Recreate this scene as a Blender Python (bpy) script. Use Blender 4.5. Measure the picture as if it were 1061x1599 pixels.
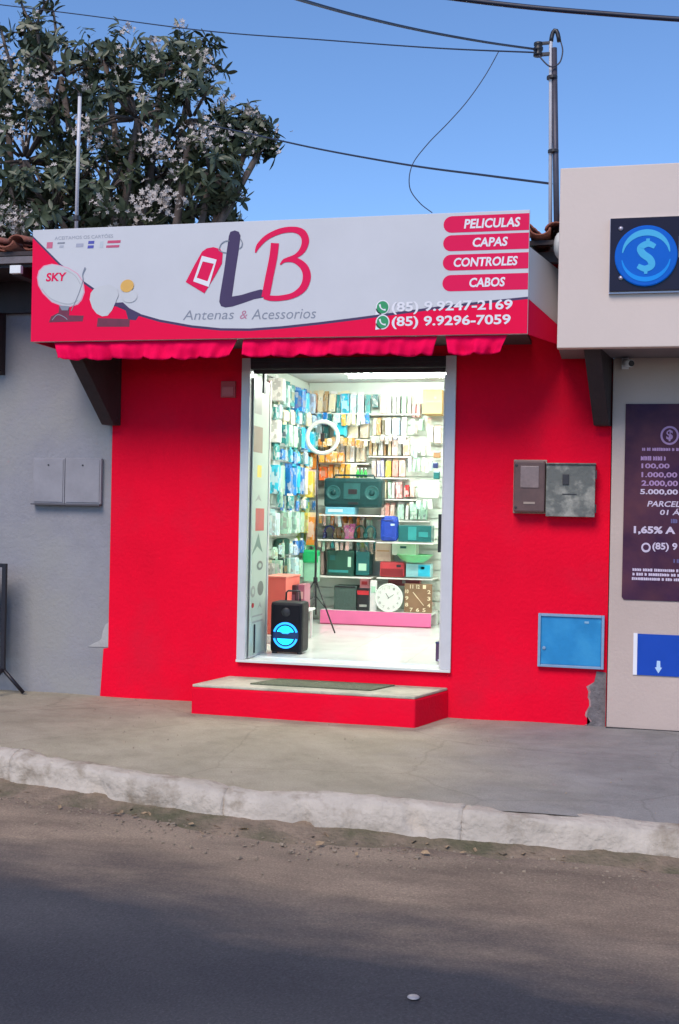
import bpy, bmesh, math, random
from mathutils import Vector, Matrix, noise
R = math.radians
S = bpy.context.scene
for o in list(bpy.data.objects): bpy.data.objects.remove(o)
C = S.collection

# ------------------------------------------------------------------ camera
IW, IH, FPX = 1061.0, 1599.0, 1800.0
YAW, ROLL = 0.2330, 0.0194
CP = Vector((1.9524, -8.3927, 1.5015))
_f = Vector((-math.sin(YAW), math.cos(YAW), 0)); _r = Vector((math.cos(YAW), math.sin(YAW), 0)); _u = _r.cross(_f)
CR = math.cos(ROLL)*_r + math.sin(ROLL)*_u
CU = -math.sin(ROLL)*_r + math.cos(ROLL)*_u
cam = bpy.data.cameras.new('camera'); co = bpy.data.objects.new('camera', cam); C.objects.link(co)
cam.sensor_fit = 'VERTICAL'; cam.sensor_height = 36.0; cam.lens = FPX/IH*36.0
cam.clip_start = 0.05; cam.clip_end = 2000
m3 = Matrix((CR, CU, -_f)).transposed(); co.matrix_world = Matrix.Translation(CP) @ m3.to_4x4()
S.camera = co

# ------------------------------------------------------------------ world, sun, exposure
SUN_EL, SUN_AZ = R(45), R(192)          # azimuth measured clockwise from +Y: low, behind the viewer
w = bpy.data.worlds.new('World'); S.world = w; w.use_nodes = True
nt = w.node_tree; nt.nodes.clear()
wo = nt.nodes.new('ShaderNodeOutputWorld'); bg = nt.nodes.new('ShaderNodeBackground')
sk = nt.nodes.new('ShaderNodeTexSky'); sk.sky_type = 'NISHITA'; sk.sun_disc = False
sk.sun_elevation = SUN_EL; sk.sun_rotation = SUN_AZ
sk.altitude = 1000; sk.air_density = 1.0; sk.dust_density = 0.0; sk.ozone_density = 7.5
bg.inputs['Strength'].default_value = 0.108
nt.links.new(sk.outputs[0], bg.inputs[0]); nt.links.new(bg.outputs[0], wo.inputs[0])
sl = bpy.data.lights.new('sun', 'SUN'); sl.energy = 1.6; sl.angle = R(28); sl.color = (1.0, 0.87, 0.77)
so = bpy.data.objects.new('sun', sl); C.objects.link(so)
sd = Vector((math.sin(SUN_AZ)*math.cos(SUN_EL), math.cos(SUN_AZ)*math.cos(SUN_EL), math.sin(SUN_EL)))
so.rotation_euler = sd.to_track_quat('Z', 'Y').to_euler(); so.location = (0, -12, 12)
S.view_settings.view_transform = 'Standard'; S.view_settings.look = 'None'
S.view_settings.exposure = 0.85; S.view_settings.gamma = 1.0; S.view_settings.use_curve_mapping = False
S.render.engine = 'CYCLES'
S.cycles.use_denoising = True; S.cycles.max_bounces = 8; S.cycles.transparent_max_bounces = 12
S.cycles.sample_clamp_indirect = 6

# ------------------------------------------------------------------ helpers
def ray(x, y): return _f + CR*((x-IW/2)/FPX) + CU*((IH/2-y)/FPX)
def at(x, y, Y):  d = ray(x, y); return CP + d*((Y-CP.y)/d.y)      # photo pixel -> point on the plane Y
def atz(x, y, Z): d = ray(x, y); return CP + d*((Z-CP.z)/d.z)
def atx(x, y, X): d = ray(x, y); return CP + d*((X-CP.x)/d.x)

_mats = {}
def mat(name, col=(.5,.5,.5), rough=.6, var=.10, scale=6.0, bump=0.0, bscale=40.0, metal=0.0, spec=.5,
        emit=0.0, ecol=None, col2=None, cscale=None, lo=.45, hi=.6, trans=0.0, stretch=None):
    if name in _mats: return _mats[name]
    m = bpy.data.materials.new(name); m.use_nodes = True; t = m.node_tree; b = t.nodes['Principled BSDF']
    tc = t.nodes.new('ShaderNodeTexCoord'); src = tc.outputs['Object']
    if stretch:
        mp = t.nodes.new('ShaderNodeMapping'); mp.inputs['Scale'].default_value = stretch
        t.links.new(src, mp.inputs[0]); src = mp.outputs[0]
    n = t.nodes.new('ShaderNodeTexNoise'); n.inputs['Scale'].default_value = scale; n.inputs['Detail'].default_value = 7; n.inputs['Roughness'].default_value = .62
    t.links.new(src, n.inputs['Vector'])
    r = t.nodes.new('ShaderNodeValToRGB'); e = r.color_ramp.elements
    e[0].position = .3; e[1].position = .7
    e[0].color = (*[max(0, c*(1-var)) for c in col], 1); e[1].color = (*[min(1, c*(1+var)) for c in col], 1)
    t.links.new(n.outputs['Fac'], r.inputs[0]); out = r.outputs[0]
    if col2:
        n2 = t.nodes.new('ShaderNodeTexNoise'); n2.inputs['Scale'].default_value = cscale or 1.5; n2.inputs['Detail'].default_value = 8; n2.inputs['Roughness'].default_value = .6
        t.links.new(src, n2.inputs['Vector'])
        r2 = t.nodes.new('ShaderNodeValToRGB'); r2.color_ramp.elements[0].position = lo; r2.color_ramp.elements[1].position = hi
        t.links.new(n2.outputs['Fac'], r2.inputs[0])
        mx = t.nodes.new('ShaderNodeMix'); mx.data_type = 'RGBA'; mx.inputs['B'].default_value = (*col2, 1)
        t.links.new(r2.outputs[0], mx.inputs['Factor']); t.links.new(out, mx.inputs['A']); out = mx.outputs['Result']
    t.links.new(out, b.inputs['Base Color'])
    rr = t.nodes.new('ShaderNodeMapRange'); rr.inputs['To Min'].default_value = max(0, rough-.08); rr.inputs['To Max'].default_value = min(1, rough+.08)
    t.links.new(n.outputs['Fac'], rr.inputs[0]); t.links.new(rr.outputs[0], b.inputs['Roughness'])
    b.inputs['Metallic'].default_value = metal; b.inputs['Specular IOR Level'].default_value = spec
    if trans: b.inputs['Transmission Weight'].default_value = trans
    if bump:
        n3 = t.nodes.new('ShaderNodeTexNoise'); n3.inputs['Scale'].default_value = bscale; n3.inputs['Detail'].default_value = 5
        t.links.new(src, n3.inputs['Vector'])
        bp = t.nodes.new('ShaderNodeBump'); bp.inputs['Strength'].default_value = bump; bp.inputs['Distance'].default_value = .02
        t.links.new(n3.outputs['Fac'], bp.inputs['Height']); t.links.new(bp.outputs[0], b.inputs['Normal'])
    if emit:
        b.inputs['Emission Color'].default_value = (*(ecol or col), 1); b.inputs['Emission Strength'].default_value = emit
    _mats[name] = m; return m

def L(o, label=None, cat=None, group=None, kind=None):
    if label: o['label'] = label
    if cat: o['category'] = cat
    if group: o['group'] = group
    if kind: o['kind'] = kind
    return o
def thing(name, label, cat, loc=(0,0,0), group=None, kind=None):
    o = bpy.data.objects.new(name, None); C.objects.link(o); o.location = loc; o.empty_display_size = .1
    return L(o, label, cat, group, kind)
def par(o, p):
    o.parent = p                                   # parents carry a plain location only, and parts are built in world space
    o.matrix_parent_inverse = Matrix.Translation(-p.location) if p.parent is None else Matrix.Identity(4)
class MB:
    def __init__(s): s.v = []; s.f = []; s.sm = False
    def add(s, vs, fs):
        n = len(s.v); s.v += [tuple(v) for v in vs]; s.f += [tuple(i+n for i in f) for f in fs]; return s
    def box(s, x0, x1, y0, y1, z0, z1, bev=0, M=None):
        if bev:
            b = bmesh.new(); bmesh.ops.create_cube(b, size=1)
            for v in b.verts: v.co = ((x0+x1)/2+v.co.x*(x1-x0), (y0+y1)/2+v.co.y*(y1-y0), (z0+z1)/2+v.co.z*(z1-z0))
            bmesh.ops.bevel(b, geom=b.edges[:], offset=bev, segments=2, affect='EDGES', profile=.6)
            b.verts.index_update(); vs = [v.co.copy() for v in b.verts]; fs = [[v.index for v in f.verts] for f in b.faces]; b.free()
        else:
            vs = [Vector((x, y, z)) for z in (z0, z1) for y in (y0, y1) for x in (x0, x1)]
            fs = [(0,2,3,1),(4,5,7,6),(0,1,5,4),(2,6,7,3),(0,4,6,2),(1,3,7,5)]
        if M: vs = [M @ v for v in vs]
        return s.add(vs, fs)
    def tube(s, pts, rad, n=8, cap=True):
        pts = [Vector(p) for p in pts]; rs = rad if isinstance(rad, (list, tuple)) else [rad]*len(pts)
        base = len(s.v); up = None
        for i, p in enumerate(pts):
            d = (pts[min(i+1, len(pts)-1)]-pts[max(i-1, 0)]).normalized()
            if up is None: up = d.orthogonal().normalized()
            up = (up-d*up.dot(d)); up = up.normalized() if up.length > 1e-6 else d.orthogonal().normalized()
            si = d.cross(up)
            for k in range(n):
                a = 2*math.pi*k/n; s.v.append(tuple(p+(up*math.cos(a)+si*math.sin(a))*rs[i]))
        for i in range(len(pts)-1):
            for k in range(n):
                a = base+i*n+k; b_ = base+i*n+(k+1) % n; s.f.append((a, b_, b_+n, a+n))
        if cap:
            s.f.append(tuple(base+k for k in reversed(range(n)))); s.f.append(tuple(base+(len(pts)-1)*n+k for k in range(n)))
        return s
    def prism(s, poly, y0, y1):                     # polygon in (x, z), extruded along y
        n = len(poly); a = sum(poly[i][0]*poly[(i+1) % n][1]-poly[(i+1) % n][0]*poly[i][1] for i in range(n))
        if a < 0: poly = poly[::-1]
        vs = [(p[0], y0, p[1]) for p in poly]+[(p[0], y1, p[1]) for p in poly]
        fs = [tuple(range(n)), tuple(reversed(range(n, 2*n)))]+[(i, i+n, (i+1) % n+n, (i+1) % n) for i in range(n)]
        return s.add(vs, fs)
    def lathe(s, prof, c, axis='Z', n=20):          # prof: (radius, height)
        c = Vector(c); base = len(s.v)
        for r_, h in prof:
            for k in range(n):
                a = 2*math.pi*k/n; x, y = r_*math.cos(a), r_*math.sin(a)
                s.v.append(tuple(c+(Vector((x, y, h)) if axis == 'Z' else Vector((x, -h, y)) if axis == 'Y' else Vector((h, x, y)))))
        for i in range(len(prof)-1):
            for k in range(n):
                a = base+i*n+k; b_ = base+i*n+(k+1) % n; s.f.append((a, b_, b_+n, a+n))
        s.f.append(tuple(base+k for k in reversed(range(n)))); s.f.append(tuple(base+(len(prof)-1)*n+k for k in range(n)))
        return s
    def build(s, name, m, parent=None, smooth=False, bev=0, label=None):
        me = bpy.data.meshes.new(name); me.from_pydata(s.v, [], s.f); me.update()
        if smooth:
            me.polygons.foreach_set('use_smooth', [True]*len(me.polygons)); me.update()
        if m: me.materials.append(m)
        o = bpy.data.objects.new(name, me); C.objects.link(o)
        b = bmesh.new(); b.from_mesh(me); bmesh.ops.recalc_face_normals(b, faces=b.faces); b.to_mesh(me); b.free()
        if bev:
            md = o.modifiers.new('bevel', 'BEVEL'); md.width = bev; md.segments = 2; md.limit_method = 'ANGLE'
        if parent: par(o, parent)
        if label: o['label'] = label
        return o
def bx(name, m, parent, x0, x1, y0, y1, z0, z1, bev=0): return MB().box(x0, x1, y0, y1, z0, z1, bev).build(name, m, parent)
def stroke(pts):                                   # pts: (x, z, width) -> polygon around a tapering line
    P = [Vector((p[0], p[1])) for p in pts]; W = [p[2]/2 for p in pts]
    Q = []; Wd = []
    for i in range(len(P)-1):                      # Catmull-Rom
        p0 = P[max(i-1, 0)]; p1 = P[i]; p2 = P[i+1]; p3 = P[min(i+2, len(P)-1)]
        for k in range(6):
            t = k/6; Q.append(.5*((2*p1)+(p2-p0)*t+(2*p0-5*p1+4*p2-p3)*t*t+(3*p1-p0-3*p2+p3)*t**3)); Wd.append(W[i]+(W[i+1]-W[i])*t)
    Q.append(P[-1]); Wd.append(W[-1]); l = []; r = []
    for i, q in enumerate(Q):
        d = (Q[min(i+1, len(Q)-1)]-Q[max(i-1, 0)]).normalized(); n = Vector((-d.y, d.x)); l.append(q+n*Wd[i]); r.append(q-n*Wd[i])
    vs = l+r; n = len(l); return vs, [(i, i+1, n+i+1, n+i) for i in range(n-1)]
def flat(name, m, parent, polys, Y):               # thin vinyl on a vertical face looking to -Y
    b = MB()
    for vs, fs in polys: b.add([(v[0], Y, v[1]) for v in vs], fs)
    me = bpy.data.meshes.new(name); me.from_pydata(b.v, [], b.f); me.materials.append(m)
    o = bpy.data.objects.new(name, me); C.objects.link(o)
    bm = bmesh.new(); bm.from_mesh(me); bmesh.ops.recalc_face_normals(bm, faces=bm.faces)
    bm.normal_update()
    for f in bm.faces:
        if f.normal.y > 0: f.normal_flip()
    bm.to_mesh(me); bm.free()
    if parent: par(o, parent)
    return o
def ngon(pts): return (list(pts), [tuple(range(len(pts)))])
def ell(cx, cz, rx, rz, n=28, a0=0, rot=0):
    out = []
    for k in range(n):
        a = a0+2*math.pi*k/n; x, z = rx*math.cos(a), rz*math.sin(a); out.append((cx+x*math.cos(rot)-z*math.sin(rot), cz+x*math.sin(rot)+z*math.cos(rot)))
    return ngon(out)
def text(name, s, x0, x1, z0, z1, Y, m, parent, bold=.0, shear=0.0, keep=False):
    cu = bpy.data.curves.new('t', 'FONT'); cu.body = s; cu.shear = shear; cu.offset = bold; cu.resolution_u = 3; cu.fill_mode = 'FRONT'
    o = bpy.data.objects.new('t', cu); C.objects.link(o)
    me = bpy.data.meshes.new_from_object(o.evaluated_get(bpy.context.evaluated_depsgraph_get()))
    bpy.data.objects.remove(o); bpy.data.curves.remove(cu)
    xs = [v.co.x for v in me.vertices]; ys = [v.co.y for v in me.vertices]
    ax, bx_, ay, by = min(xs), max(xs), min(ys), max(ys)
    sx = (x1-x0)/(bx_-ax); sz = (z1-z0)/(by-ay)
    for v in me.vertices: v.co = (x0+(v.co.x-ax)*sx, Y, z0+(v.co.y-ay)*sz)
    bm = bmesh.new(); bm.from_mesh(me)
    bmesh.ops.dissolve_limit(bm, angle_limit=.01, verts=bm.verts, edges=bm.edges)
    bm.normal_update()
    for f in bm.faces:
        if f.normal.y > 0: f.normal_flip()
    bm.to_mesh(me); bm.free(); me.name = name
    me.materials.clear(); me.materials.append(m)
    t = bpy.data.objects.new(name, me); C.objects.link(t)
    if parent: par(t, parent)
    return t
def copy_tree(o, parent=None):
    c = o.copy(); C.objects.link(c); c.parent = parent
    for ch in o.children: copy_tree(ch, c)
    return c
ORD = ['first','second','third','fourth','fifth','sixth','seventh','eighth','ninth','tenth','eleventh','twelfth','thirteenth','fourteenth']

# ------------------------------------------------------------------ ground, road, pavement, kerb
def road_material():
    m = bpy.data.materials.new('asphalt_with_sand'); m.use_nodes = True; t = m.node_tree; b = t.nodes['Principled BSDF']
    N = t.nodes.new; lk = t.links.new
    tc = N('ShaderNodeTexCoord'); sep = N('ShaderNodeSeparateXYZ'); lk(tc.outputs['Object'], sep.inputs[0])
    mp = N('ShaderNodeMapping'); mp.inputs['Scale'].default_value = (.55, 1.3, 1); mp.inputs['Rotation'].default_value = (0, 0, R(9)); lk(tc.outputs['Object'], mp.inputs[0])
    n1 = N('ShaderNodeTexNoise'); n1.inputs['Scale'].default_value = 1.6; n1.inputs['Detail'].default_value = 8; n1.inputs['Roughness'].default_value = .6; lk(mp.outputs[0], n1.inputs['Vector'])
    # sand washed against the kerb: distance from the line Y = -3.35 - 0.2 X, broken up by noise
    a = N('ShaderNodeMath'); a.operation = 'MULTIPLY_ADD'; a.inputs[1].default_value = .2; lk(sep.outputs['X'], a.inputs[0]); lk(sep.outputs['Y'], a.inputs[2])
    a2 = N('ShaderNodeMath'); a2.operation = 'ADD'; a2.inputs[1].default_value = 3.80; lk(a.outputs[0], a2.inputs[0])
    a3 = N('ShaderNodeMath'); a3.operation = 'MULTIPLY_ADD'; a3.inputs[1].default_value = 1.0; lk(n1.outputs['Fac'], a3.inputs[0]); lk(a2.outputs[0], a3.inputs[2])
    r = N('ShaderNodeValToRGB'); r.color_ramp.elements[0].position = .28; r.color_ramp.elements[1].position = 1.0
    lk(a3.outputs[0], r.inputs[0])
    n2 = N('ShaderNodeTexNoise'); n2.inputs['Scale'].default_value = 90; n2.inputs['Detail'].default_value = 4; lk(tc.outputs['Object'], n2.inputs['Vector'])
    n5 = N('ShaderNodeTexNoise'); n5.inputs['Scale'].default_value = 1.1; n5.inputs['Detail'].default_value = 6; lk(mp.outputs[0], n5.inputs['Vector'])
    ra = N('ShaderNodeValToRGB'); ra.color_ramp.elements[0].color = (.046, .047, .058, 1); ra.color_ramp.elements[1].color = (.080, .079, .088, 1)
    ra.color_ramp.elements[0].position = .35; ra.color_ramp.elements[1].position = .7; lk(n5.outputs['Fac'], ra.inputs[0])
    rs = N('ShaderNodeValToRGB'); rs.color_ramp.elements[0].color = (.19, .14, .105, 1); rs.color_ramp.elements[1].color = (.34, .255, .185, 1)
    rs.color_ramp.elements[0].position = .32; rs.color_ramp.elements[1].position = .68
    n4 = N('ShaderNodeTexNoise'); n4.inputs['Scale'].default_value = 3.2; n4.inputs['Detail'].default_value = 9; lk(mp.outputs[0], n4.inputs['Vector']); lk(n4.outputs['Fac'], rs.inputs[0])
    mx = N('ShaderNodeMix'); mx.data_type = 'RGBA'; lk(r.outputs[0], mx.inputs['Factor']); lk(ra.outputs[0], mx.inputs['A']); lk(rs.outputs[0], mx.inputs['B'])
    gr = N('ShaderNodeMix'); gr.data_type = 'RGBA'; gr.blend_type = 'MULTIPLY'; gr.inputs['Factor'].default_value = .45
    gm = N('ShaderNodeValToRGB'); gm.color_ramp.elements[0].color = (.45, .45, .45, 1); gm.color_ramp.elements[1].color = (1.25, 1.25, 1.25, 1); gm.color_ramp.elements[0].position = .3; gm.color_ramp.elements[1].position = .7
    lk(n2.outputs['Fac'], gm.inputs[0]); lk(mx.outputs['Result'], gr.inputs['A']); lk(gm.outputs[0], gr.inputs['B'])
    vs_ = N('ShaderNodeTexVoronoi'); vs_.inputs['Scale'].default_value = 75; lk(tc.outputs['Object'], vs_.inputs['Vector'])
    vr = N('ShaderNodeValToRGB'); vr.color_ramp.elements[0].color = (1.35, 1.33, 1.3, 1); vr.color_ramp.elements[1].color = (.86, .86, .86, 1); vr.color_ramp.elements[0].position = .12; vr.color_ramp.elements[1].position = .4; lk(vs_.outputs['Distance'], vr.inputs[0])
    g2 = N('ShaderNodeMix'); g2.data_type = 'RGBA'; g2.blend_type = 'MULTIPLY'; g2.inputs['Factor'].default_value = .6; lk(gr.outputs['Result'], g2.inputs['A']); lk(vr.outputs[0], g2.inputs['B'])
    lk(g2.outputs['Result'], b.inputs['Base Color']); b.inputs['Roughness'].default_value = .9; b.inputs['Specular IOR Level'].default_value = .25
    bp = N('ShaderNodeBump'); bp.inputs['Strength'].default_value = .5; bp.inputs['Distance'].default_value = .01; lk(n2.outputs['Fac'], bp.inputs['Height']); lk(bp.outputs[0], b.inputs['Normal'])
    return m
ROADZ = -.14
L(MB().add([(-400,-400,-.6),(400,-400,-.6),(400,400,-.6),(-400,400,-.6)], [(0,1,2,3)]).build('ground', mat('soil', (.16,.12,.08), .95)), kind='structure')
def sheet(name, x0, x1, y0f, y1f, z, m, nx, ny, amp=.006, sc=1.7):
    b = MB()
    for j in range(ny+1):
        for i in range(nx+1):
            x = x0+(x1-x0)*i/nx; ya, yb = y0f(x), y1f(x); y = ya+(yb-ya)*j/ny
            b.v.append((x, y, z+noise.noise((x*sc, y*sc, z*7))*amp))
    for j in range(ny):
        for i in range(nx):
            a = j*(nx+1)+i; b.f.append((a, a+1, a+nx+2, a+nx+1))
    return b.build(name, m, smooth=True)
L(sheet('road', -30, 30, lambda x: -30, lambda x: -1.6, ROADZ, road_material(), 120, 110, .012, .9), kind='structure')
KP = [(-14,-1.75),(-5,-1.86),(-3,-1.93),(-1.65,-2.08),(-1.2,-2.2),(-.5,-2.36),(.1,-2.5),(1.5,-2.54),(2.4,-2.54),(6,-2.58),(14,-2.6)]
def ky(x):
    for (a, b), (c, d) in zip(KP, KP[1:]):
        if x <= c: return b+(d-b)*(x-a)/(c-a)
    return KP[-1][1]
def pavement_material():
    m = bpy.data.materials.new('worn_concrete'); m.use_nodes = True; t = m.node_tree; b = t.nodes['Principled BSDF']; N = t.nodes.new; lk = t.links.new
    tc = N('ShaderNodeTexCoord'); sep = N('ShaderNodeSeparateXYZ'); lk(tc.outputs['Object'], sep.inputs[0])
    def nz(sc, det=7, ro=.6):
        n = N('ShaderNodeTexNoise'); n.inputs['Scale'].default_value = sc; n.inputs['Detail'].default_value = det; n.inputs['Roughness'].default_value = ro; lk(tc.outputs['Object'], n.inputs['Vector']); return n
    def ramp(f, c0, c1, p0=.3, p1=.7):
        r = N('ShaderNodeValToRGB'); e = r.color_ramp.elements; e[0].position = p0; e[1].position = p1; e[0].color = (*c0, 1); e[1].color = (*c1, 1); lk(f, r.inputs[0]); return r.outputs[0]
    def mixc(f, a, c, mode='MIX', fac=None):
        x = N('ShaderNodeMix'); x.data_type = 'RGBA'; x.blend_type = mode
        if f is None: x.inputs['Factor'].default_value = fac
        else: lk(f, x.inputs['Factor'])
        lk(a, x.inputs['A']); lk(c, x.inputs['B']); return x.outputs['Result']
    old = ramp(nz(1.5).outputs['Fac'], (.32,.285,.205), (.41,.36,.27))          # sandy old cement
    new = ramp(nz(2.1).outputs['Fac'], (.25,.24,.225), (.32,.305,.285))           # greyer cement before the beige building
    a = N('ShaderNodeMath'); a.operation = 'MULTIPLY_ADD'; a.inputs[1].default_value = 2.2; lk(nz(.9).outputs['Fac'], a.inputs[0]); lk(sep.outputs['X'], a.inputs[2])
    sel = N('ShaderNodeMapRange'); sel.inputs['From Min'].default_value = 1.7; sel.inputs['From Max'].default_value = 3.0; lk(a.outputs[0], sel.inputs[0])
    col = mixc(sel.outputs[0], old, new)
    st = ramp(nz(3.4, 9, .7).outputs['Fac'], (.62,.62,.62), (1.08,1.08,1.08), .36, .56); col = mixc(None, col, st, 'MULTIPLY', .32)   # blotchy stains
    gr = nz(120, 3); gc = ramp(gr.outputs['Fac'], (.7,.7,.7), (1.2,1.2,1.2)); col = mixc(None, col, gc, 'MULTIPLY', .5)
    vo = N('ShaderNodeTexVoronoi'); vo.feature = 'DISTANCE_TO_EDGE'; vo.inputs['Scale'].default_value = .75
    wv = N('ShaderNodeMix'); wv.data_type = 'VECTOR'; wv.inputs['Factor'].default_value = .12; lk(tc.outputs['Object'], wv.inputs['A']); lk(nz(3, 8).outputs['Color'], wv.inputs['B']); lk(wv.outputs['Result'], vo.inputs['Vector'])
    ck = ramp(vo.outputs['Distance'], (.45,.43,.40), (1,1,1), .0, .007); col = mixc(None, col, ck, 'MULTIPLY', .28)                 # hairline cracks
    lk(col, b.inputs['Base Color']); b.inputs['Roughness'].default_value = .92; b.inputs['Specular IOR Level'].default_value = .2
    bp = N('ShaderNodeBump'); bp.inputs['Strength'].default_value = .35; bp.inputs['Distance'].default_value = .01; lk(gr.outputs['Fac'], bp.inputs['Height'])
    bp2 = N('ShaderNodeBump'); bp2.inputs['Strength'].default_value = .5; bp2.inputs['Distance'].default_value = .03; lk(nz(7).outputs['Fac'], bp2.inputs['Height']); lk(bp.outputs[0], bp2.inputs['Normal']); lk(bp2.outputs[0], b.inputs['Normal'])
    return m
L(sheet('sidewalk', -14, 14, lambda x: ky(x)-.045, lambda x: .1, .018, pavement_material(), 260, 24, .010, 1.5), kind='structure')
kerbm = mat('whitewashed_kerb', (.50,.435,.36), .92, .16, 5, .8, 28, col2=(.24,.19,.135), cscale=3.6, lo=.50, hi=.66, spec=.15)
kerb = bpy.data.objects.new('kerb', None); C.objects.link(kerb); L(kerb, 'uneven whitewashed kerb running along the sandy gutter', None, None, 'structure')
random.seed(4)
x = -8.0; ksl = 0
while x < 9:
    ln = random.uniform(.7, 1.6); x1 = x+ln-.001; b = MB(); nx = int(ln*34)
    prof = [(.02,-.24),(.02,-.05),(.015,.018),(.0,.030),(-.05,.036),(-.10,.034),(-.135,.026),(-.152,.008),(-.158,-.03),(-.163,-.07),(-.168,-.11),(-.175,-.15),(-.18,-.24)]
    lift = random.uniform(-.003, .003); jy = random.uniform(-.004, .004)
    for i in range(nx+1):
        xx = x+(x1-x)*i/nx; big = .03*max(0, min(1, (-1.25-xx)/.12))     # the higher worn end at the left
        for (dy, z) in prof:
            nn = noise.noise_vector((xx*2.3, dy*9, z*9)); nf = noise.noise_vector((xx*13, dy*30, z*30)); ch = max(0, noise.noise((xx*5.5, 4, z*6))-.28)*.14 if dy < -.08 else 0
            b.v.append((xx+nf.x*.004, ky(xx)+dy+jy+(nn.y*.03+nf.y*.012+ch)*(1 if z > -.2 else 0), z+(big+lift+nn.z*.026+nf.z*.009-ch*.7)*(1 if z > -.1 else 0)))
    n = len(prof)
    for i in range(nx):
        for k in range(n-1): a = i*n+k; b.f.append((a, a+1, a+n+1, a+n))
    b.f += [tuple(range(n)), tuple(reversed(range(nx*n, nx*n+n)))]
    b.build('kerb_stone', kerbm, kerb, smooth=True); x += ln

# sand, grit and dead leaves lying in the gutter (too many and small to count)
random.seed(11)
b = MB()
for i in range(1100):
    xx = random.uniform(-3, 3.4); d = abs(random.gauss(0, .22)); yy = ky(xx)-.17-d; s = random.uniform(.0025, .008)*(2.0 if random.random() < .05 else 1)
    M = Matrix.Translation((xx, yy, ROADZ+s*.35))@Matrix.Rotation(random.uniform(0, 6.3), 4, 'Z')@Matrix.Rotation(random.uniform(-.5, .5), 4, 'X')
    vs = [M@Vector((sx*s*random.uniform(.6, 1.2), sy*s*random.uniform(.5, 1), sz*s*.45)) for sz in (-1, 1) for sy in (-1, 1) for sx in (-1, 1)]
    b.add(vs, [(0,2,3,1),(4,5,7,6),(0,1,5,4),(2,6,7,3),(0,4,6,2),(1,3,7,5)])
for i in range(90):
    xx = random.uniform(-2.8, 2.6); yy = random.uniform(ky(xx)+.1, -.05); s = random.uniform(.0025, .006)
    if -1.1 < xx < .9 and yy > -.55: continue
    b.add([(xx-s,yy-s,.016),(xx+s,yy-s*.6,.016),(xx+s*.7,yy+s,.016),(xx-s*.8,yy+s*.8,.016),(xx,yy,.021+s)], [(0,1,4),(1,2,4),(2,3,4),(3,0,4),(3,2,1,0)])
L(b.build('gutter_gravel', mat('grit', (.27,.21,.15), .95, .35, 30)), 'scattered grit and pebbles along the kerb and pavement', 'gravel', None, 'stuff')
b = MB()
for i in range(70):
    xx = random.uniform(-2.5, 3.2); yy = ky(xx)-.21-abs(random.gauss(0, .12)); s = random.uniform(.015, .035); a = random.uniform(0, 6.3)
    c, sn = math.cos(a)*s, math.sin(a)*s; z = ROADZ+.012
    b.add([(xx-c, yy-sn, z), (xx-sn*.4, yy+c*.4, z+s*.4), (xx+c, yy+sn, z+.008), (xx+sn*.4, yy-c*.4, z)], [(0,1,2,3)])
L(b.build('dead_leaves', mat('dry_leaf', (.34,.23,.13), .9, .4, 20)), 'dry brown leaves and scraps littering the gutter', 'leaves', None, 'stuff')
# low bank of sand against the kerb
b = MB(); nx, ny = 150, 6
for i in range(nx+1):
    xx = -8+17*i/nx; wd = .34+.2*noise.noise((xx*1.4, 3, 0))
    for j in range(ny+1):
        t = j/ny; b.v.append((xx, ky(xx)-.12-wd*t, ROADZ-.02+(.055+.03*noise.noise((xx*2.2, 7, 0)))*(1-t)**1.5+.012*noise.noise((xx*9, t*5, 0))+.012*(1-t)))
for i in range(nx):
    for j in range(ny): a = i*(ny+1)+j; b.f.append((a, a+1, a+ny+2, a+ny+1))
L(b.build('sand_bank', mat('gutter_sand', (.24,.175,.12), .95, .25, 9, .8, 45, col2=(.105,.095,.05), cscale=2.6, lo=.46, hi=.64), smooth=True), 'low bank of dirty sand washed against the kerb', 'sand', None, 'stuff')
p = atz(646, 1561, ROADZ)
b = MB(); 
b.lathe([(.001,0),(.019,.001),(.022,.003),(.018,.006),(.001,.007)], (p.x, p.y, ROADZ+.006), n=12)
L(b.build('bottle_cap', mat('pale_metal', (.30,.29,.31), .5, .2, 30, metal=.2), smooth=True), 'small pale flattened cap lying on the dark asphalt', 'bottle cap')

# ------------------------------------------------------------------ shop building
redw = mat('red_paint', (.84,.0012,.026), .72, .09, 1.4, .25, 38, spec=.10, col2=(.70,.008,.034), cscale=1.7, lo=.50, hi=.78)
white = mat('white_paint', (.78,.78,.77), .6, .04, 5)
slatm = mat('slat_melamine', (.70,.78,.70), .35, .03, 4)
alum = mat('pale_aluminium', (.62,.60,.60), .4, .06, 6, metal=.15)
darkst = mat('dark_steel', (.045,.042,.045), .5, .2, 10, metal=.4)
darkwood = mat('dark_wood', (.030,.018,.020), .65, .3, 9, .3, 30, stretch=(1,1,.25))
blackp = mat('black_plastic', (.018,.018,.022), .4, .15, 20)
terra = mat('terracotta', (.30,.10,.065), .85, .25, 7, .3, 40, col2=(.16,.08,.06), cscale=4)
shop = thing('shop_building', 'red painted single storey shop with a lit doorway', 'building', (0, 0, 0))
WL, WR = -1.885, 1.93
b = MB()
b.prism([(-1.955,-.15),(-.82,-.15),(-.82,3.35),(WL,3.35),(WL,.40),(-1.925,.392)], 0, .14)
b.build('front_wall', redw, shop)
b = MB(); b.prism([(.82,-.15),(1.93,-.15),(1.93,3.35),(.82,3.35)], 0, .14); b.build('front_wall', redw, shop)
bx('wall_above_door', redw, shop, -.82, .82, .002, .14, 2.66, 3.35)
bx('wall_below_door', redw, shop, -.82, .82, .001, .14, -.15, .345)
bx('side_wall', white, shop, -1.90, -1.22, .14, 4.3, -.15, 3.3)
bx('side_wall', white, shop, 1.55, 1.93, .14, 4.3, -.15, 3.3)
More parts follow.
